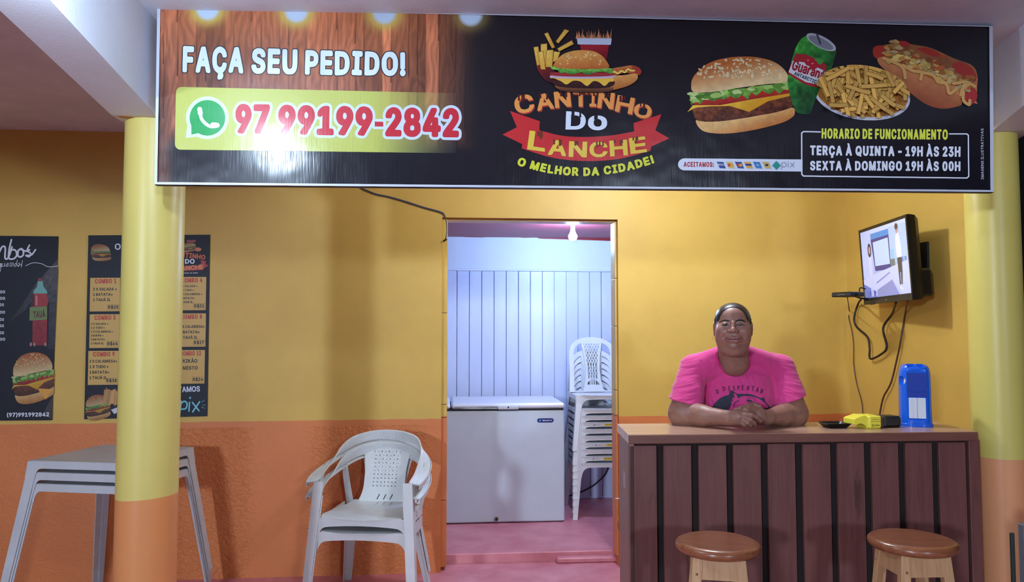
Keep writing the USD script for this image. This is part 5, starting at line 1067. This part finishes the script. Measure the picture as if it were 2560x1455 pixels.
P.add([st(p, 11) for p in ([(1258, 1326), (1268, 1240)], [(1266, 1258), (1288, 1240), (1308, 1254), (1300, 1290), (1264, 1296)], [(1326, 1248), (1322, 1308)], [(1346, 1248), (1392, 1306)], [(1396, 1244), (1348, 1314)])] + [warp(ellipse(1330, 1216, 7, 8), ZP)] + [st(p, 3) for p in ([(1410, 1248), (1432, 1230)], [(1416, 1266), (1438, 1266)], [(1410, 1280), (1434, 1290)])], teal); pp_add(t2, 'payment_print', P, 'turquoise payment lettering')
# ------------------------------------------------------------------ the woman behind the counter: one body surface from blended bones, in millimetres about the head
PO = atd(1832, 815, 3.25)
PF = PO - CAM; PF = np.array([PF[0], PF[1], 0]); PF /= np.linalg.norm(PF); PR = np.array([PF[1], -PF[0], 0])   # she faces the camera
def pt(px, py, d): v = atd(px, py, d) - PO; return np.array([v @ PR, v @ PF, v[2]]) * 1000
def to_w(p): p = np.asarray(p, float) / 1000; return PO + p[:, :1] * PR + p[:, 1:2] * PF + p[:, 2:] * np.array([0, 0, 1.])
class Field:
    def __init__(s, lo, hi, h):
        s.lo, s.h = np.array(lo, float), h; s.n = np.ceil((np.array(hi) - s.lo) / h).astype(int) + 1; s.D = np.full(s.n, 60., np.float32)
    def win(s, lo, hi):
        a = np.clip(np.floor((np.array(lo) - s.lo) / s.h).astype(int), 0, s.n - 1); b = np.clip(np.ceil((np.array(hi) - s.lo) / s.h).astype(int) + 1, 1, s.n)
        g = [(s.lo[i] + s.h * np.arange(a[i], b[i])).astype(np.float32) for i in range(3)]
        return tuple(slice(a[i], b[i]) for i in range(3)), g[0][:, None, None], g[1][None, :, None], g[2][None, None, :]
    def put(s, lo, hi, fn, k, m='+'):
        sl, x, y, z = s.win(np.array(lo) - k - 9, np.array(hi) + k + 9); d = fn(x, y, z).astype(np.float32); D = s.D[sl]
        if m == '-': d, D = d, -D                                   # carve: -smin(-D, d)
        if k > 0: hh = np.clip(.5 + .5 * (D - d) / k, 0, 1); r = D + (d - D) * hh - k * hh * (1 - hh)
        else: r = np.minimum(D, d)
        s.D[sl] = -r if m == '-' else r
    def bone(s, a, b, ra, rb, k=10., m='+'):
        a, b = np.array(a, float), np.array(b, float); ab = b - a; L = max(ab @ ab, 1e-6)
        def fn(x, y, z):
            t = np.clip(((x - a[0]) * ab[0] + (y - a[1]) * ab[1] + (z - a[2]) * ab[2]) / L, 0, 1)
            return np.sqrt((x - a[0] - t * ab[0]) ** 2 + (y - a[1] - t * ab[1]) ** 2 + (z - a[2] - t * ab[2]) ** 2) - (ra + (rb - ra) * t)
        R = max(ra, rb); s.put(np.minimum(a, b) - R, np.maximum(a, b) + R, fn, k, m)
    def ell(s, c, r, k=10., m='+'):
        c, r = np.array(c, float), np.array(r, float)
        def fn(x, y, z):
            u, v, w = (x - c[0]) / r[0], (y - c[1]) / r[1], (z - c[2]) / r[2]; k0 = np.sqrt(u * u + v * v + w * w) + 1e-6; k1 = np.sqrt((u / r[0]) ** 2 + (v / r[1]) ** 2 + (w / r[2]) ** 2) + 1e-9
            return k0 * (k0 - 1) / k1
        s.put(c - r, c + r, fn, k, m)
    def mesh(s):
        D = s.D; I = D < 0; c = np.zeros(np.array(D.shape) - 1, np.int8)
        for o in np.ndindex(2, 2, 2): c += I[o[0]:D.shape[0] - 1 + o[0], o[1]:D.shape[1] - 1 + o[1], o[2]:D.shape[2] - 1 + o[2]]
        act = np.argwhere((c > 0) & (c < 8)); val = {o: D[act[:, 0] + o[0], act[:, 1] + o[1], act[:, 2] + o[2]] for o in np.ndindex(2, 2, 2)}
        acc, cnt = np.zeros((len(act), 3)), np.zeros(len(act))
        for o in np.ndindex(2, 2, 2):
            for ax in range(3):
                if o[ax]: continue
                q = list(o); q[ax] = 1; a, b = val[o], val[tuple(q)]; cr = (a < 0) != (b < 0); t = np.where(cr, a / np.where(cr, a - b, 1), 0)
                p = np.array(o, float)[None].repeat(len(act), 0); p[:, ax] += t; acc += p * cr[:, None]; cnt += cr
        V = s.lo + s.h * (act + acc / cnt[:, None]); idx = np.full(c.shape, -1, np.int32); idx[tuple(act.T)] = np.arange(len(act)); fs = []
        for ax in range(3):
            u, w = (ax + 1) % 3, (ax + 2) % 3; sh = [slice(1, -1)] * 3; sh[ax] = slice(0, -1); sh2 = list(sh); sh2[ax] = slice(1, None)
            A, B = I[tuple(sh)], I[tuple(sh2)]; e = np.argwhere(A != B); g = e + 1; g[:, ax] -= 1; flip = A[tuple(e.T)]
            def cell(du, dw): q = g.copy(); q[:, u] -= du; q[:, w] -= dw; return idx[tuple(q.T)]
            q = np.stack([cell(1, 1), cell(0, 1), cell(0, 0), cell(1, 0)], 1); q[~flip] = q[~flip][:, ::-1]; fs.append(q)
        Q = np.vstack(fs); return trimesh.Trimesh(V, np.vstack([Q[:, [0, 1, 2]], Q[:, [0, 2, 3]]]), process=False)
    def front(s, X, Z, y0=None):
        """first surface met going away from the camera at (X, Z)"""
        gx, gz = (X - s.lo[0]) / s.h, (Z - s.lo[2]) / s.h; ix, iz = np.clip(gx.astype(int), 0, s.n[0] - 2), np.clip(gz.astype(int), 0, s.n[2] - 2); tx, tz = np.clip(gx - ix, 0, 1)[:, None], np.clip(gz - iz, 0, 1)[:, None]
        col = (s.D[ix, :, iz] * (1 - tx) + s.D[ix + 1, :, iz] * tx) * (1 - tz) + (s.D[ix, :, iz + 1] * (1 - tx) + s.D[ix + 1, :, iz + 1] * tx) * tz
        if y0 is not None: col[:, :int((y0 - s.lo[1]) / s.h)] = 9
        neg = col < 0; j = np.argmax(neg, 1); j = np.clip(np.where(neg.any(1), j, s.n[1] - 1), 1, None); r = np.arange(len(col)); a, b = col[r, j - 1], col[r, j]
        return s.lo[1] + s.h * (j - 1 + np.clip(a / (a - b + 1e-9), 0, 1))
def surf_map(field, off=lambda p: 0.0, y0=None):
    def fn(v, lift):
        d = np.full(len(v), (PO - CAM) @ PF)
        for _ in range(6):
            r = FWD * F + np.outer(v[:, 0] - 1280, RT) + np.outer(727.5 - v[:, 1], UP); w = CAM + r * (d / (r @ PF))[:, None] - PO
            X_, Z_ = w @ PR * 1000, w[:, 2] * 1000; Y_ = field.front(X_, Z_, y0); d = (PO - CAM) @ PF + Y_ / 1000
        p = np.stack([X_, Y_, Z_], 1); p[:, 1] -= off(p) + lift * 1000; return to_w(p)
    return fn
LO, HI, HH = (-315, -150, -545), (350, 320, 112), 2.7
B = Field(LO, HI, HH)
# torso, shoulders, arms
chest = pt(1842, 985, 3.44); belly = pt(1844, 1075, 3.50)
shL, shR = pt(1734, 920, 3.42), pt(1952, 920, 3.42); elL, elR = pt(1707, 1035, 3.36), pt(1983, 1034, 3.36)
def torso(Fd, g, k):
    Fd.ell(chest, (170 + g, 118 + g, 150 + g), k); Fd.ell(belly, (190 + g, 134 + g, 205 + g), k)
    for s_ in (-1, 1): Fd.ell(chest + (s_ * 68, -58, -28), (76 + g, 62 + g, 72 + g), k)
    Fd.bone(shL + (26, 0, 0), shR + (-26, 0, 0), 58 + g, 58 + g, k)
    Fd.bone(pt(1806, 884, 3.36), shL, 36 + g, 54 + g, k); Fd.bone(pt(1860, 882, 3.36), shR, 36 + g, 54 + g, k)
torso(B, -7, 22)
B.bone(pt(1832, 845, 3.30), pt(1836, 905, 3.36), 57, 64, 14)             # neck
for sh, el in ((shL, elL), (shR, elR)): B.bone(sh, el, 58, 60, 16)
wrL, wrR = pt(1820, 1045, 3.20), pt(1918, 1043, 3.22)
B.bone(elL + (0, 0, 4), elL, 50, 46, 22); B.bone(elR + (0, 0, 4), elR, 50, 46, 22)
B.bone(elL, elL + (wrL - elL) * .45, 46, 45, 38); B.bone(elL + (wrL - elL) * .40, wrL, 45, 31, 16)
B.bone(elR, elR + (wrR - elR) * .45, 46, 44, 38); B.bone(elR + (wrR - elR) * .40, wrR, 44, 30, 16)
# head
B.ell((0, 14, 24), (73, 92, 73), 14); B.ell((0, -14, -30), (71, 74, 72), 22); B.ell((0, -10, -62), (58, 62, 46), 24)
for s_ in (-1, 1):
    B.ell((s_ * 42 + 2, -53, -24), (27, 29, 27), 22); B.ell((s_ * 42, -36, -56), (25, 32, 28), 24)
    B.bone((s_ * 10 + 2, -52, -102), (s_ * 42, -18, -94), 20, 20, 20)
B.ell((1, -70, -82), (24, 23, 19), 12); B.ell((0, -30, -106), (48, 44, 22), 18)
B.ell((3, -76, -52), (31, 18, 19), 16)                                    # muzzle
for s_ in (-1, 1): B.ell((s_ * 31 + 3, -88, 6), (15, 6, 8), 14, '-')                 # eye sockets
for s_ in (-1, 1): B.ell((s_ * 31 + 3, -68, 5), (15.5, 13.5, 12), 4)
B.bone((2, -83, 14), (1, -99, -15), 6, 9.5, 9); B.ell((1, -100, -19), (12.5, 12, 10.5), 6)
for s_ in (-1, 1): B.ell((1 + s_ * 14.5, -92, -23), (9.5, 11, 8.5), 6)
for s_ in (-1, 1): B.bone((1 + s_ * 8, -104, -30), (1 + s_ * 9, -92, -28), 3.4, 3.4, 2.5, '-')  # nostrils
B.bone((4, -94, -33), (4, -93, -44), 2.2, 2.8, 4, '-')                          # philtrum
for a, b in (((-29, -80, -50), (-10, -92, -51)), ((-10, -92, -51), (4, -94, -52)), ((4, -94, -52), (18, -92, -51)), ((18, -92, -51), (36, -80, -49.5))): B.bone(a, b, 4.0, 4.8, 6)
for a, b in (((-25, -80, -56), (-6, -89.5, -64)), ((-6, -89.5, -64), (14, -89.5, -64)), ((14, -89.5, -64), (32, -80, -55.5))): B.bone(a, b, 5.0, 7.4, 5)
for a, b in (((-33, -84, -51.5), (-10, -98, -57.5)), ((-10, -98, -57.5), (16, -98, -57.5)), ((16, -98, -57.5), (40, -84, -51))): B.bone(a, b, 1.6, 1.6, 2.4, '-')
for s_ in (-1, 1):
    B.bone((2 + s_ * 22, -95, -28), (3 + s_ * 40, -82, -48), 3, 3, 10, '-')             # smile lines
    B.ell((s_ * 75, 6, -10), (8, 20, 30), 6); B.ell((s_ * 79, -1, -12), (4, 11, 19), 4, '-'); B.ell((s_ * 73, -2, -34), (7, 10, 11), 5)
# hands: her right hand lies over the left
def chain(pts, rr, k=2.2):
    for a, b, ra, rb in zip(pts[:-1], pts[1:], rr[:-1], rr[1:]): B.bone(pt(*a), pt(*b), ra, rb, k)
B.bone(wrL, pt(1846, 1042, 3.168), 31, 29, 10); B.bone(pt(1838, 1044, 3.175), pt(1861, 1036, 3.156), 26, 13, 9); B.bone(pt(1836, 1050, 3.175), pt(1856, 1054, 3.156), 22, 13, 9)
chain([(1860, 1033, 3.150), (1879, 1037, 3.138), (1892, 1044, 3.142), (1902, 1052, 3.152)], [10.5, 9.6, 8.8, 7.6])
chain([(1861, 1042, 3.146), (1876, 1049, 3.132), (1885, 1056, 3.138), (1888, 1062, 3.15)], [10.5, 9.8, 9.0, 7.8])
chain([(1858, 1050, 3.148), (1869, 1058, 3.134), (1876, 1063, 3.142), (1877, 1066, 3.156)], [10, 9.2, 8.4, 7.4])
chain([(1852, 1057, 3.155), (1861, 1062, 3.146), (1866, 1065, 3.153)], [9, 8, 7])
chain([(1838, 1028, 3.190), (1852, 1021, 3.186), (1866, 1015, 3.186), (1878, 1012.5, 3.19)], [13, 10.5, 9, 7.2], 4)
B.bone(wrR, pt(1896, 1036, 3.195), 30, 27, 10); B.bone(pt(1900, 1034, 3.195), pt(1882, 1024, 3.178), 24, 14, 9); B.bone(pt(1900, 1046, 3.195), pt(1888, 1048, 3.175), 22, 15, 9)
chain([(1883, 1019, 3.180), (1870, 1018, 3.165), (1862, 1022, 3.160), (1857, 1028, 3.162)], [10.5, 9.6, 8.6, 7.4])
chain([(1880, 1026, 3.172), (1868, 1026, 3.158), (1860, 1031, 3.158)], [10.5, 9.4, 8.4])
chain([(1880, 1036, 3.170), (1868, 1038, 3.160)], [10, 9]); chain([(1882, 1046, 3.172), (1870, 1048, 3.164)], [10, 9])
chain([(1898, 1018, 3.20), (1886, 1012, 3.20), (1876, 1011, 3.20)], [12, 9.6, 7.6], 4)
body = B.mesh(); bw = to_w(body.vertices); pl = np.array(body.vertices)
woman = Thing('person', 'woman in a pink printed t-shirt leaning on the counter with clasped hands', 'person', (PO[0], PO[1], 0))
n = {'a': ('attribute', {'attribute': 'tint'}), 'g': ('geometry', {}), 'n': ('noise_texture', {'scale': 900.0, 'detail': 2.0}), 'b': ('bump', {'strength': 0.06, 'distance': 0.001}),
     'p': ('principled_bsdf', {'roughness': 0.47, 'coat_weight': 0.10, 'coat_roughness': 0.4, 'subsurface_weight': 0.15, 'subsurface_scale': 0.004, 'specular_ior_level': 0.5})}
MAT['skin'] = usdkit.material(stage, '/World/Looks/skin', n, [('a.color', 'p.base_color'), ('g.position', 'n.vector'), ('n.fac', 'b.height'), ('b.normal', 'p.normal')], surface='p.BSDF')
SKIN = np.array([148, 104, 88.])
tone = (.90 + .20 * meshkit.fbm(pl / 14.0, 4, 4))[:, None] * SKIN
head_ = (pl[:, 2] > -125) & (np.abs(pl[:, 0]) < 95)
lip = np.exp(-(((pl[:, 0] - 4) / 31) ** 4 + ((pl[:, 2] + 58) / 10.5) ** 4 + ((pl[:, 1] + 92) / 16) ** 4))[:, None] * head_[:, None]
tone = tone * (1 - .75 * lip) + np.array([140, 72, 72.]) * .75 * lip
blush = sum(np.exp(-(((pl[:, 0] - s_ * 44) / 22) ** 2 + ((pl[:, 2] + 30) / 22) ** 2)) for s_ in (-1, 1))[:, None] * (head_ & (pl[:, 1] < -20))[:, None]
tone = tone * (1 - .22 * blush) + np.array([168, 92, 80.]) * .22 * blush
def with_normals(m, fac=0.0):
    return m
def radd(part, mesh_w, material, col=None, label=None):
    m = mesh_w.copy(); m.apply_translation(-woman.loc); v, f, nn = meshkit.arrays(m, True)
    o = usdkit.mesh(stage, f'{woman.path}/{numbered(part, woman.path)}', (v, f), MAT[material]); o.CreateNormalsAttr(Vt.Vec3fArray.FromNumpy(nn.astype(np.float32))); o.SetNormalsInterpolation('vertex')
    if col is not None: setcol(o, col)
    tag(o, label=label); return o
radd('body', trimesh.Trimesh(bw, body.faces, process=False), 'skin', lin(np.clip(tone, 0, 255)), 'face, neck, forearms and clasped hands')
# t-shirt
T_ = Field(LO, HI, HH + .3); torso(T_, 1, 20)
def sleeve(sh, el, hem, nrm):
    A_ = Field(LO, HI, HH + .3); A_.bone(sh, sh + (el - sh) * .98, 61, 75, 0); A_.bone(sh + (el - sh) * .5, sh + (el - sh) * .98, 69, 76, 10)
    nx, nz = np.array(nrm) / np.hypot(*nrm); gx = (A_.lo[0] + A_.h * np.arange(A_.n[0]))[:, None, None]; gz = (A_.lo[2] + A_.h * np.arange(A_.n[2]))[None, None, :]
    A_.D = np.maximum(A_.D, ((gx - hem[0]) * nx + (gz - hem[2]) * nz).astype(np.float32)); d, D, k = A_.D, T_.D, 16.0
    hh = np.clip(.5 + .5 * (D - d) / k, 0, 1); T_.D = (D + (d - D) * hh - k * hh * (1 - hh)).astype(np.float32)
sleeve(shL, elL, pt(1711, 1006, 3.33), (-.21, -.977)); sleeve(shR, elR, pt(1981, 1002, 3.33), (.325, -.946))
gx = (T_.lo[0] + T_.h * np.arange(T_.n[0]))[:, None, None]; gy = (T_.lo[1] + T_.h * np.arange(T_.n[1]))[None, :, None]; gz = (T_.lo[2] + T_.h * np.arange(T_.n[2]))[None, None, :]
nc = pt(1834, 884, 3.3); RX, RZ = 66., 90.
neck_cut = np.maximum((np.sqrt(((gx - nc[0]) / RX) ** 2 + (np.minimum(gz - nc[2], 0) / RZ) ** 2) - 1) * 66 + 0 * gy, gy - 95 + 0 * gx)
T_.D = np.maximum(T_.D, -neck_cut.astype(np.float32))
shirt = T_.mesh()
def fold(p):
    """depth of the cloth's creases at a point"""
    ax = np.abs(p[:, 0] - 18); arm = 1 / (1 + np.exp(-(ax - 160) / 16)); f1 = meshkit.fbm(np.c_[p[:, 0] / 24 + .012 * p[:, 2], p[:, 1] / 60, p[:, 2] / 120], 3, 3) - .5
    slope = np.sign(p[:, 0] - 18) * (p[:, 0] - 18) * .25; f2 = meshkit.fbm(np.c_[p[:, 0] / 90, p[:, 1] / 70, (p[:, 2] + slope) / 15], 3, 9) - .5
    crease = sum(-1.6 * np.exp(-((p[:, 0] - 18 - s_ * (150 + (p[:, 2] + 210) * .10)) / 5.5) ** 2) * (p[:, 2] < -150) * (p[:, 1] < 150) for s_ in (-1, 1))
    return (1 - arm) * 15.0 * f1 * np.clip((-118 - p[:, 2]) / 40, .25, 1) + arm * 7.0 * f2 + crease
sv = np.array(shirt.vertices); _, _, sn_ = meshkit.arrays(shirt, True); sv = sv + sn_ * fold(sv)[:, None]
mat('pink_cotton', (214, 58, 130), 0.85, sheen_weight=0.25, bump=0.15, bscale=900, var=.05, vscale=20)
radd('t_shirt', trimesh.Trimesh(to_w(sv), shirt.faces, process=False), 'pink_cotton', label='bright pink short-sleeved t-shirt')
th = np.linspace(-.08, PI + .08, 60); cx = nc[0] + np.cos(th) * (RX + 1); cz = nc[2] - np.sin(th) * (RZ + 2); cy = T_.front(cx + np.cos(th) * 3.5, cz - np.sin(th) * 3.5)
cp = np.stack([cx + np.cos(th) * 4, cy - 1.0, cz - np.sin(th) * 4], 1); mat('pink_rib', (202, 48, 116), 0.85)
for _ in range(4): cp[1:-1, 1] = (cp[:-2, 1] + cp[1:-1, 1] * 2 + cp[2:, 1]) / 4
ring_side = np.stack([np.cos(th), np.zeros(60), -np.sin(th)], 1); radd('collar', sweep(to_w(cp), rrect(.011, .006, .0025), ring_side[:, :1] * PR + ring_side[:, 2:] * np.array([0, 0, 1.])), 'pink_rib')
# seams of the sleeves
# print on the shirt
printed('shirt_ink', 0.8)
SM = surf_map(T_, fold); zs = lambda p: np.asarray(p, float) / 13.228 + (1780, 980)
P = Print(SM); ink_ = (52, 52, 66)
hs = lambda pts, n=70: warp(smoothp(pts, n), zs)
shape = hs([(-30, 620), (20, 480), (120, 340), (260, 210), (420, 130), (560, 90), (580, 20), (600, -20), (650, -50), (720, -20), (800, 40), (860, 60), (1050, 60), (1300, 80), (1480, 150), (1640, 200), (1690, 170), (1730, 200), (1750, 290), (1820, 380), (1900, 480), (1930, 560), (1900, 620)], 140)
face_ = hs([(600, 660), (560, 600), (600, 480), (640, 420), (620, 280), (650, 300), (690, 330), (670, 250), (700, 170), (740, 200), (720, 40), (780, 60), (850, 160), (880, 230), (900, 180), (960, 150), (1080, 130), (1260, 140), (1420, 170), (1560, 220), (1680, 300), (1780, 380), (1850, 470), (1850, 520), (1700, 520), (1640, 560), (1700, 640), (1500, 760), (1000, 760)], 160)
P.add(shape.difference(face_), ink_, 1.6)
for pts, w in (([(720, 470), (730, 400), (790, 330), (880, 290)], 26), ([(1110, 215), (1230, 190), (1340, 195), (1400, 240), (1430, 300)], 12), ([(1110, 290), (1170, 340), (1260, 360), (1340, 340)], 10), ([(1330, 300), (1420, 340), (1520, 390)], 14), ([(480, 600), (520, 500), (560, 440)], 16), ([(1660, 560), (1740, 600), (1820, 610)], 40)): P.add(warp(stroke(pts, w), zs), ink_, 1.6)
P.add(hs([(1140, 275), (1190, 250), (1270, 258), (1330, 300), (1290, 330), (1210, 325), (1170, 300)], 40), ink_, 1.6)
m, c = P.mesh(.0022, .00015); radd('chest_emblem', m, 'shirt_ink', c, 'dark print of an animal head')
P = Print(SM); zt_ = lambda p: np.asarray(p, float) / 4.0429 + (1640, 730)
LT = {'O': [[(.28, .98), (.08, .85), (0, .5), (.1, .12), (.28, .02), (.46, .15), (.54, .5), (.46, .86), (.28, .98)]], 'D': [[(0.05, 0), (.02, 1)], [(.02, .97), (.5, .75), (.52, .3), (.05, .02)]], 'E': [[(.45, 1), (.03, .98), (.05, .02), (.48, 0)], [(.05, .5), (.4, .52)]], 'S': [[(.45, .9), (.2, 1), (.03, .75), (.42, .4), (.3, .03), (.02, .1)]],
      'P': [[(.05, 0), (.03, 1)], [(.03, .97), (.5, .85), (.45, .5), (.05, .45)]], 'R': [[(.05, 0), (.03, 1)], [(.03, .97), (.5, .85), (.42, .5), (.05, .47)], [(.15, .45), (.55, .0)]], 'T': [[(.28, 0), (.27, .97)], [(0, .93), (.56, 1)]], 'A': [[(0, 0), (.26, 1), (.55, 0)], [(.1, .36), (.46, .4)]]}
for ch, x, y, hgt, an in (('O', 616, 1028, 42, -14), ('D', 682, 1002, 46, -10), ('E', 738, 998, 44, -6), ('S', 780, 992, 42, -4), ('P', 826, 988, 42, -2), ('E', 870, 988, 42, 2), ('R', 920, 990, 42, 5), ('T', 966, 996, 46, 8), ('A', 1010, 1008, 46, 12), ('R', 1054, 1022, 44, 16)):
    for s_ in LT[ch]:
        q = np.array(s_) * (hgt * .82, -hgt); a = math.radians(an); q = np.stack([q[:, 0] * math.cos(a) - q[:, 1] * math.sin(a), q[:, 0] * math.sin(a) + q[:, 1] * math.cos(a)], 1) + (x, y)
        P.put(warp(stroke(q, 6.4, 26) if (len(s_) > 3 or ch == 'S') else LineString(q).buffer(3.2, quad_segs=3), zt_), (70, 22, 50), 1.6)
m, c = P.mesh(.0022, .00015); radd('chest_lettering', m, 'shirt_ink', c, 'dark hand-drawn lettering')
# hair, drawn back tight
Hf = Field((-95, -110, -60), (95, 140, 118), 2.4); Hf.ell((0, 16, 25), (76, 95, 75.5), 0); Hf.bone((0, 108, 10), (0, 112, 6), 34, 34, 12)
for s_ in (-1, 1): Hf.bone((s_ * 69.5, -8, 26), (s_ * 70.5, -4, -14), 6.5, 4.5, 6)
gx = (Hf.lo[0] + Hf.h * np.arange(Hf.n[0]))[:, None, None]; gy = (Hf.lo[1] + Hf.h * np.arange(Hf.n[1]))[None, :, None]; gz = (Hf.lo[2] + Hf.h * np.arange(Hf.n[2]))[None, None, :]
fc = (np.sqrt(((gx - 2) / 66) ** 2 + ((gy + 82) / 88) ** 2 + ((gz + 6) / 92) ** 2) - 1) * 66; low_ = -gz - 24 + 0 * gx + np.clip(30 - gy, 0, 99) * .12 - np.clip(gy - 20, 0, 60) * .5
Hf.D = np.maximum(np.maximum(Hf.D, -fc.astype(np.float32)), low_.astype(np.float32)); hm = Hf.mesh()
hn = {'g': ('geometry', {}), 'mp': ('mapping', {'scale': (260, 26, 40)}), 'n': ('noise_texture', {'scale': 1.0, 'detail': 3.0}), 'b': ('bump', {'strength': 0.35, 'distance': 0.002}), 'p': ('principled_bsdf', {'base_color': tuple(lin((20, 15, 15))), 'roughness': 0.34, 'specular_ior_level': .5})}
MAT['hair'] = usdkit.material(stage, '/World/Looks/hair', hn, [('g.position', 'mp.vector'), ('mp.vector', 'n.vector'), ('n.fac', 'b.height'), ('b.normal', 'p.normal')], surface='p.BSDF')
hv = np.array(hm.vertices); radd('hair', trimesh.Trimesh(to_w(hv), hm.faces, process=False), 'hair', label='black hair pulled back tight')
# eyes, brows
printed('eye_ink', 0.18); printed('brow_ink', 0.7)
FM = surf_map(B, y0=-135); ze = lambda p: np.asarray(p, float) / 8.083 + (1740, 740); he = lambda pts, n=50: warp(smoothp(pts, n), ze)
for lid, white_, ix, iy, crease in (([(530, 594), (546, 578), (580, 563), (622, 561), (650, 578), (664, 592), (630, 600), (580, 603)], None, 602, 581, [(505, 575), (540, 545), (600, 530), (650, 548), (672, 580)]), ([(820, 592), (836, 576), (870, 561), (912, 561), (944, 576), (962, 591), (925, 600), (860, 601)], None, 885, 581, [(806, 580), (832, 546), (885, 530), (940, 545), (978, 572)])):
    P = Print(FM); eye = he(lid); P.add(eye.buffer(.35), (60, 38, 34), .6); P.add(eye, (112, 98, 92), .6); P.add(warp(ellipse(ix, iy, 34, 30), ze).intersection(eye), (36, 24, 20), .6); P.add(warp(ellipse(ix, iy, 13, 13), ze).intersection(eye), (8, 6, 6), .6)  # eye whites painted darker for the shade under the lids
    P.add(warp(ellipse(ix - 9, iy - 10, 5, 5), ze).intersection(eye), (230, 230, 236)); m, c = P.mesh(.0004, .00012); radd('eye', m, 'eye_ink', c)  # the pale dot is a painted glint
    P = Print(FM); up = [q for q in lid[:6]]; P.add(warp(stroke(up, 11), ze), (22, 14, 14), .6); m, c = P.mesh(.0012, .0001); radd('eyelash', m, 'brow_ink', c)
for pts in ([(470, 534), (510, 506), (560, 488), (620, 484), (680, 500), (674, 513), (610, 503), (555, 506), (510, 520)], [(802, 502), (850, 482), (910, 477), (960, 492), (996, 518), (985, 522), (930, 501), (870, 498), (812, 515)]):
    P = Print(FM); P.add(he(pts).buffer(.45), (34, 22, 20), .8); m, c = P.mesh(.0008); radd('eyebrow', m, 'brow_ink', c)
P = Print(FM); P.add(warp(stroke([(588, 858), (630, 868), (690, 876), (750, 878), (810, 876), (870, 868), (922, 855)], 9), ze), (58, 26, 28), .8); m, c = P.mesh(.0006); radd('mouth_line', m, 'brow_ink', c)
mat('gold', (190, 150, 90), .3, metallic=1.0); er = trimesh.creation.torus(7.5, .6).apply_transform(trimesh.transformations.rotation_matrix(1.35, [1, .35, 0])); er.apply_translation(pt(1784.5, 847, 3.25)); radd('earring', trimesh.Trimesh(to_w(er.vertices), er.faces, process=False), 'gold', label='thin hoop earring')
# trousers and shoes, hidden by the counter
Tf = Field((-260, -60, -1480), (290, 360, -430), 9); hipc = belly + (0, 6, -150); Tf.ell(hipc, (180, 136, 150), 0)
foot = -PO[2] * 1000
for s_ in (-1, 1):
    Tf.bone(hipc + (s_ * 88, 0, -60), (hipc[0] + s_ * 92, hipc[1] + 6, -1000), 92, 64, 30); Tf.bone((hipc[0] + s_ * 92, hipc[1] + 6, -1000), (hipc[0] + s_ * 96, hipc[1] + 14, foot + 72), 64, 50, 20)
tm_ = Tf.mesh(); mat('denim', (40, 46, 66), .8, var=.1, vscale=30); radd('trousers', trimesh.Trimesh(to_w(np.array(tm_.vertices)), tm_.faces, process=False), 'denim')
mat('shoe_black', (30, 28, 28), .5)
for s_ in (-1, 1):
    c_ = np.array([hipc[0] + s_ * 96, hipc[1] - 20, foot]); Sf = Field(c_ + (-70, -160, -12), c_ + (70, 120, 110), 5); Sf.ell(c_ + (0, -60, 30), (46, 80, 32), 0); Sf.ell(c_ + (0, 30, 40), (42, 62, 42), 20)
    gz = (Sf.lo[2] + Sf.h * np.arange(Sf.n[2]))[None, None, :]; Sf.D = np.maximum(Sf.D, (foot + 1 - gz).astype(np.float32) + 0 * Sf.D); sm_ = Sf.mesh(); radd('shoe', trimesh.Trimesh(to_w(np.array(sm_.vertices)), sm_.faces, process=False), 'shoe_black')
